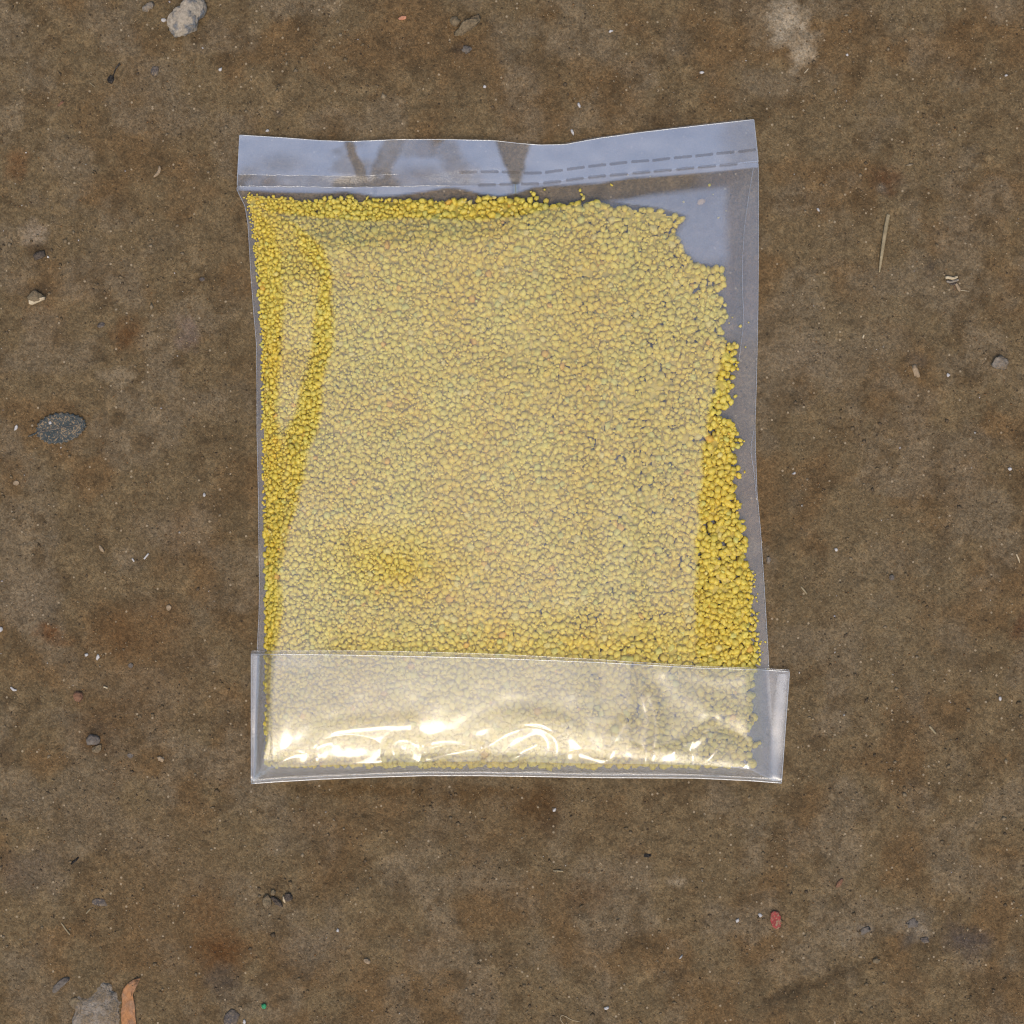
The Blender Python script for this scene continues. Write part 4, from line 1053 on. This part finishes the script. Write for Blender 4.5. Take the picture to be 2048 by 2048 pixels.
# --- white shell bits large enough to pick out
for (x, y, a, b, an, h, lab) in [
    (1157, 209, 4.5, 7, -20, 0.9, 'bluish white shell flake above the middle of the bag'),
    (1361, 1914, 5.5, 8, 35, 1.2, 'bright white curved shell bit below the right half of the bag'),
    (1108, 1620, 5, 4, 20, 0.9, 'white chip just below the middle of the folded flap'),
    (1213, 2016, 6, 4, 0, 0.9, 'white chip at the bottom edge, right of centre'),
    (1520, 1830, 4, 4.5, 0, 1.0, 'white grit just left of the red flake'),
    (1474, 1840, 4, 4, 0, 1.0, 'white grit left of the pair beside the red flake'),
    (675, 1860, 3.6, 4, 0, 1.0, 'round white grit below the left half of the bag'),
    (489, 2043, 3.5, 6, 0, 1.0, 'white sliver at the bottom edge beside the blue-grey stone'),
    (173, 1310, 4, 4, 0, 1.0, 'left of two white chips left of the folded flap'),
    (196, 1315, 4, 7, 0, 1.0, 'right of two white chips left of the folded flap'),
    (33, 856, 4, 6, 20, 0.9, 'whitish chip left of the dark leaf'),
    (410, 990, 3.5, 3.5, 0, 1.0, 'white grit left of the bag, below its middle'),
    (441, 138, 4, 4, 0, 1.0, 'round white grit between the large stone and the bag'),
    (535, 261, 4, 3.6, 0, 1.0, 'white grit just above the upper left corner of the bag'),
    (1221, 63, 5, 3, 0, 0.9, 'white chip near the top edge above the bag'),
    (1145, 264, 3.5, 6, -20, 1.0, 'cream chip just above the middle of the header'),
    (969, 174, 3.6, 3, 0, 0.9, 'lilac-white grit above the bag, below the grey clod'),
    (1403, 145, 4, 3.5, 0, 0.9, 'white grit below the ashy patch of earth'),
    (1694, 110, 3.5, 2.8, 0, 0.9, 'white grit right of the ashy patch of earth'),
    (1636, 420, 3, 4, -20, 0.9, 'bluish white fleck left of the straw'),
    (2012, 151, 4, 2, 0, 0.9, 'white sliver near the upper right corner'),
    (1896, 750, 3, 4, 0, 0.9, 'white grit between the pale twig and the grey stone'),
    (1589, 946, 3.5, 2.5, 0, 0.9, 'white chip right of the bag at mid height'),
    (1672, 1099, 3.5, 3.5, 0, 0.9, 'round white grit right of the lower part of the bag'),
    (1999, 1397, 2.6, 5, 0, 0.9, 'white sliver near the right edge level with the flap'),
    (2020, 938, 4, 4, 0, 0.9, 'white triangular chip at the right edge'),
    (1, 1258, 5, 6, 0, 1.2, 'white pebble cut by the left edge of the picture')]:
    chunk('shell_chip', ellipse(x, y, a, b, an, n=7, jag=0.26, seed=int(x)), h, M_WHITE, lab, 'shell chip', 'white shell chips', seed=int(x + y), sink=0.3, sub=ICO2, facets=4, lump=0.2)

# --- straws, twigs, thread, husks
stick('straw', [(1776, 430), (1770, 460), (1764, 500), (1758, 545)], [0.55, 0.65, 0.5, 0.2], M_STRAW, 'long pale flattened straw lying right of the bag', 'straw', lift=0.5, squash=0.45)
stick('straw', [(180, 166), (191, 175)], [0.12, 0.10], M_STRAW, 'short thin straw left of the charred bit', 'straw')
stick('straw', [(289, 1118), (298, 1107)], [0.28, 0.26], M_WHITE, 'right of two short white stalks left of the bag', 'straw')
stick('straw', [(265, 1117), (269, 1123)], [0.24, 0.24], M_WHITE, 'left of two short white stalks left of the bag', 'straw')
stick('straw', [(200, 1091), (204, 1098), (209, 1104)], [0.2, 0.55, 0.2], M_TAN, 'short tan husk left of the two white stalks', 'straw')
stick('straw', [(208, 1373), (216, 1376)], [0.25, 0.25], M_CREAM, 'short yellowish stalk near the pinkish clod', 'straw')
stick('straw', [(22, 1374), (28, 1380), (34, 1380)], [0.2, 0.4, 0.15], M_WHITE, 'white comma-shaped husk at the left edge', 'straw')
stick('straw', [(124, 1845), (132, 1856), (141, 1868)], [0.12, 0.22, 0.2], M_STRAW, 'bent thin straw in the lower left', 'straw')
stick('straw', [(173, 1826), (182, 1817)], [0.2, 0.15], M_STRAW, 'short straw below the speckled grey chip', 'straw')
stick('straw', [(1106, 1741), (1116, 1741), (1126, 1742)], [0.12, 0.25, 0.15], M_STRAW, 'short straw below the middle of the bag', 'straw')
stick('thread', [(1127, 2048), (1119, 2036), (1124, 2029), (1132, 2033), (1144, 2040), (1160, 2043)], [0.07, 0.07], M_CREAM, 'thin curled pale thread at the bottom edge', 'thread', sides=5)
stick('straw', [(1858, 1452), (1871, 1467)], [0.32, 0.32], M_STRAW, 'short straw right of the folded flap', 'straw')
stick('straw', [(1601, 1173), (1607, 1180), (1613, 1188)], [0.15, 0.3, 0.15], M_STRAW, 'short splinter close to the right edge of the bag', 'straw')
stick('straw', [(2031, 1108), (2036, 1118), (2038, 1126)], [0.15, 0.25, 0.12], M_CREAM, 'thin curved straw at the right edge', 'straw')
stick('straw', [(1609, 146), (1617, 137)], [0.13, 0.13], M_CREAM, 'thin straw below the ashy patch of earth', 'straw')
stick('straw', [(1727, 670), (1725, 677)], [0.28, 0.28], M_CREAM, 'seed-like stalk below the long straw', 'straw')
stick('tail', [(224, 155), (229, 147), (231, 138), (240, 128)], [0.3, 0.16, 0.2, 0.4], M_BLACK, None, None)
tl = bpy.data.objects['tail']; tl.parent = bpy.data.objects['black_bit']; tl.matrix_parent_inverse = tl.parent.matrix_basis.inverted()

# segmented husk on the right: cream rings and a tan seed
hk = link('insect_husk', None); tag(hk, 'cream segmented insect husk with a tan tip, right of the long straw', 'husk')
X, Y = world_xy(1905, 562); hk.location = (float(X), float(Y), gz(1905, 562))
inv = bpy.data.objects['insect_husk'].matrix_basis
def sub_to(o, par):
    o.parent = par; o.matrix_parent_inverse = par.matrix_basis.inverted()
bpy.context.view_layer.update()
for nm, pts, rr, mt in [('segment', [(1890, 556), (1896, 555), (1905, 558), (1914, 554)], [0.35, 0.5, 0.45, 0.3], M_CREAM), ('segment', [(1892, 563), (1900, 565), (1909, 562), (1916, 560)], [0.3, 0.45, 0.45, 0.25], M_CEM),
                        ('segment', [(1898, 569), (1905, 569), (1912, 567)], [0.25, 0.4, 0.25], M_CLODD), ('tip', [(1911, 568), (1916, 577), (1919, 583)], [0.35, 0.55, 0.25], M_TAN), ('leg', [(1920, 581), (1930, 582), (1938, 583)], [0.1, 0.09, 0.06], M_CREAM),
                        ('leg', [(1908, 572), (1909, 578), (1906, 582)], [0.12, 0.1, 0.08], M_RUST)]:
    q = stick(nm, pts, rr, mt, None, None, lift=0.5, squash=0.9); sub_to(q, hk)

# crescent shell in the upper left
stick('crescent_shell', [(319, 332), (320, 340), (316, 348), (308, 354)], [0.15, 0.5, 0.5, 0.2], M_TAN, 'tan crescent-shaped shell rim half buried left of the bag', 'shell', lift=0.2)

# --- flat leaf pieces
def leaf_outline(cx, cy, a, b, ang, teeth=26, amp=0.06):
    t = np.linspace(0, 2 * math.pi, teeth * 2, endpoint=False)
    r = 1 + amp * np.where(np.arange(len(t)) % 2 == 0, 1, -1) * np.random.default_rng(3).uniform(0.4, 1.2, len(t))
    u = a * np.cos(t) * r; v = b * np.sin(t) * r * (1 - 0.12 * np.cos(t)); q = math.radians(ang)
    return [(cx + x * math.cos(q) - y * math.sin(q), cy + x * math.sin(q) + y * math.cos(q)) for x, y in zip(u, v)]
lf = link('fallen_leaf', None); tag(lf, 'dark blue-grey oval leaf with toothed edge pressed into the earth at the left', 'leaf')
X, Y = world_xy(122, 857); lf.location = (float(X), float(Y), gz(122, 857))
q = flake('blade', leaf_outline(123, 856, 50, 30, -10), 0.25, M_LEAF, None, 0.1, 0.42, rings=7, seed=2); sub_to(q, lf)
q = stick('stem', [(74, 866), (66, 870), (58, 873)], [0.3, 0.25, 0.2], M_LEAF, None, None, lift=0.35); sub_to(q, lf)
q = stick('midrib', [(76, 865), (110, 858), (150, 851), (168, 848)], [0.16, 0.14, 0.1, 0.06], M_GREY, None, None, lift=0.5); sub_to(q, lf)
chunk('shell_chip', ellipse(102, 846, 3.2, 3.4), 1.0, M_WHITE, 'white grit lying on the dark leaf', 'shell chip', 'white shell chips', seed=77, sub=ICO2).location.z += 0.0009

dl = flake('dry_leaf', [(283, 1954), (279, 1962), (270, 1966), (266, 1975), (267, 1992), (271, 2012), (272, 2032), (276, 2060), (248, 2060), (244, 2040), (243, 2022), (246, 2004), (244, 1990), (248, 1976), (256, 1966), (268, 1958)], 0.35, M_DRY, None, 0.9, 0.7, rings=6, seed=5, tilt=(0.3, 0))
tag(dl, 'orange-brown dry strip of leaf with a curled tip at the bottom left', 'leaf')
rd = flake('paint_flake', [(1541, 1826), (1546, 1821), (1556, 1823), (1561, 1832), (1562, 1846), (1560, 1854), (1553, 1858), (1545, 1853), (1540, 1840)], 0.3, M_RED, None, 0.25, 0.55, rings=5, seed=6)
tag(rd, 'faded red oval flake lying at the lower right', 'flake')

# --- loose sand and grit, too fine to pick apart
def scatter(name, n, rmin, rmax, cols, label, cat, seed, zk=0.35, zones=None):
    rg = np.random.default_rng(seed)
    oct_v = np.array([(1, 0, 0), (-1, 0, 0), (0, 1, 0), (0, -1, 0), (0, 0, 1), (0, 0, -1)], float)
    oct_f = np.array([(0, 2, 4), (2, 1, 4), (1, 3, 4), (3, 0, 4), (2, 0, 5), (1, 2, 5), (3, 1, 5), (0, 3, 5)])
    px = rg.uniform(-40, 2088, n); py = rg.uniform(-40, 2088, n)
    if zones is not None:
        dens = fbm(px / 60, py / 60, seed, 3); k = dens > zones; px, py = px[k], py[k]
    k = ~((px > 470) & (px < 1585) & (py > 235) & (py < 1572)); px, py = px[k], py[k]
    n = len(px)
    r = (rmin + (rmax - rmin) * rg.random(n) ** 2.5) * 0.001
    z = ground_height(px, py) + r * zk
    X, Y = world_xy(px, py)
    sc = r[:, None, None] * rg.uniform(0.6, 1.25, (n, 1, 3)) * (1 + 0.25 * rg.normal(size=(n, 6, 1)))
    a = rg.uniform(0, 6.283, n); ca, sa = np.cos(a)[:, None], np.sin(a)[:, None]
    P = oct_v[None] * sc
    P = np.stack([P[..., 0] * ca - P[..., 1] * sa, P[..., 0] * sa + P[..., 1] * ca, P[..., 2] + 0.25 * P[..., 0]], -1) + np.stack([X, Y, z], -1)[:, None, :]
    F = (oct_f[None] + (np.arange(n) * 6)[:, None, None]).reshape(-1, 3)
    C = np.array(cols)[rg.integers(0, len(cols), n)] * rg.uniform(0.75, 1.2, (n, 1))
    o = link(name, mesh_np(name, P.reshape(-1, 3), F, {'gcol': np.repeat(C, 6, 0)}, smooth=False), GRAIN_MAT)
    tag(o, label, cat, kind='stuff')
scatter('sand_grains', 42000, 0.10, 0.30, [(0.20, 0.135, 0.065), (0.26, 0.18, 0.09), (0.15, 0.095, 0.045), (0.30, 0.22, 0.13), (0.19, 0.10, 0.04), (0.09, 0.06, 0.035)], 'loose sand grains strewn over the brown earth', 'sand', 31)
scatter('earth_crumbs', 6000, 0.20, 0.80, [(0.17, 0.12, 0.065), (0.13, 0.088, 0.045), (0.20, 0.15, 0.09), (0.10, 0.07, 0.04)], 'small crumbs of earth strewn over the ground', 'crumbs', 32, 0.2, 0.52)
scatter('white_grit', 300, 0.14, 0.36, [(0.50, 0.46, 0.42), (0.42, 0.37, 0.31), (0.46, 0.42, 0.42), (0.36, 0.28, 0.18)], 'tiny white grit scattered over the brown earth', 'grit', 33)
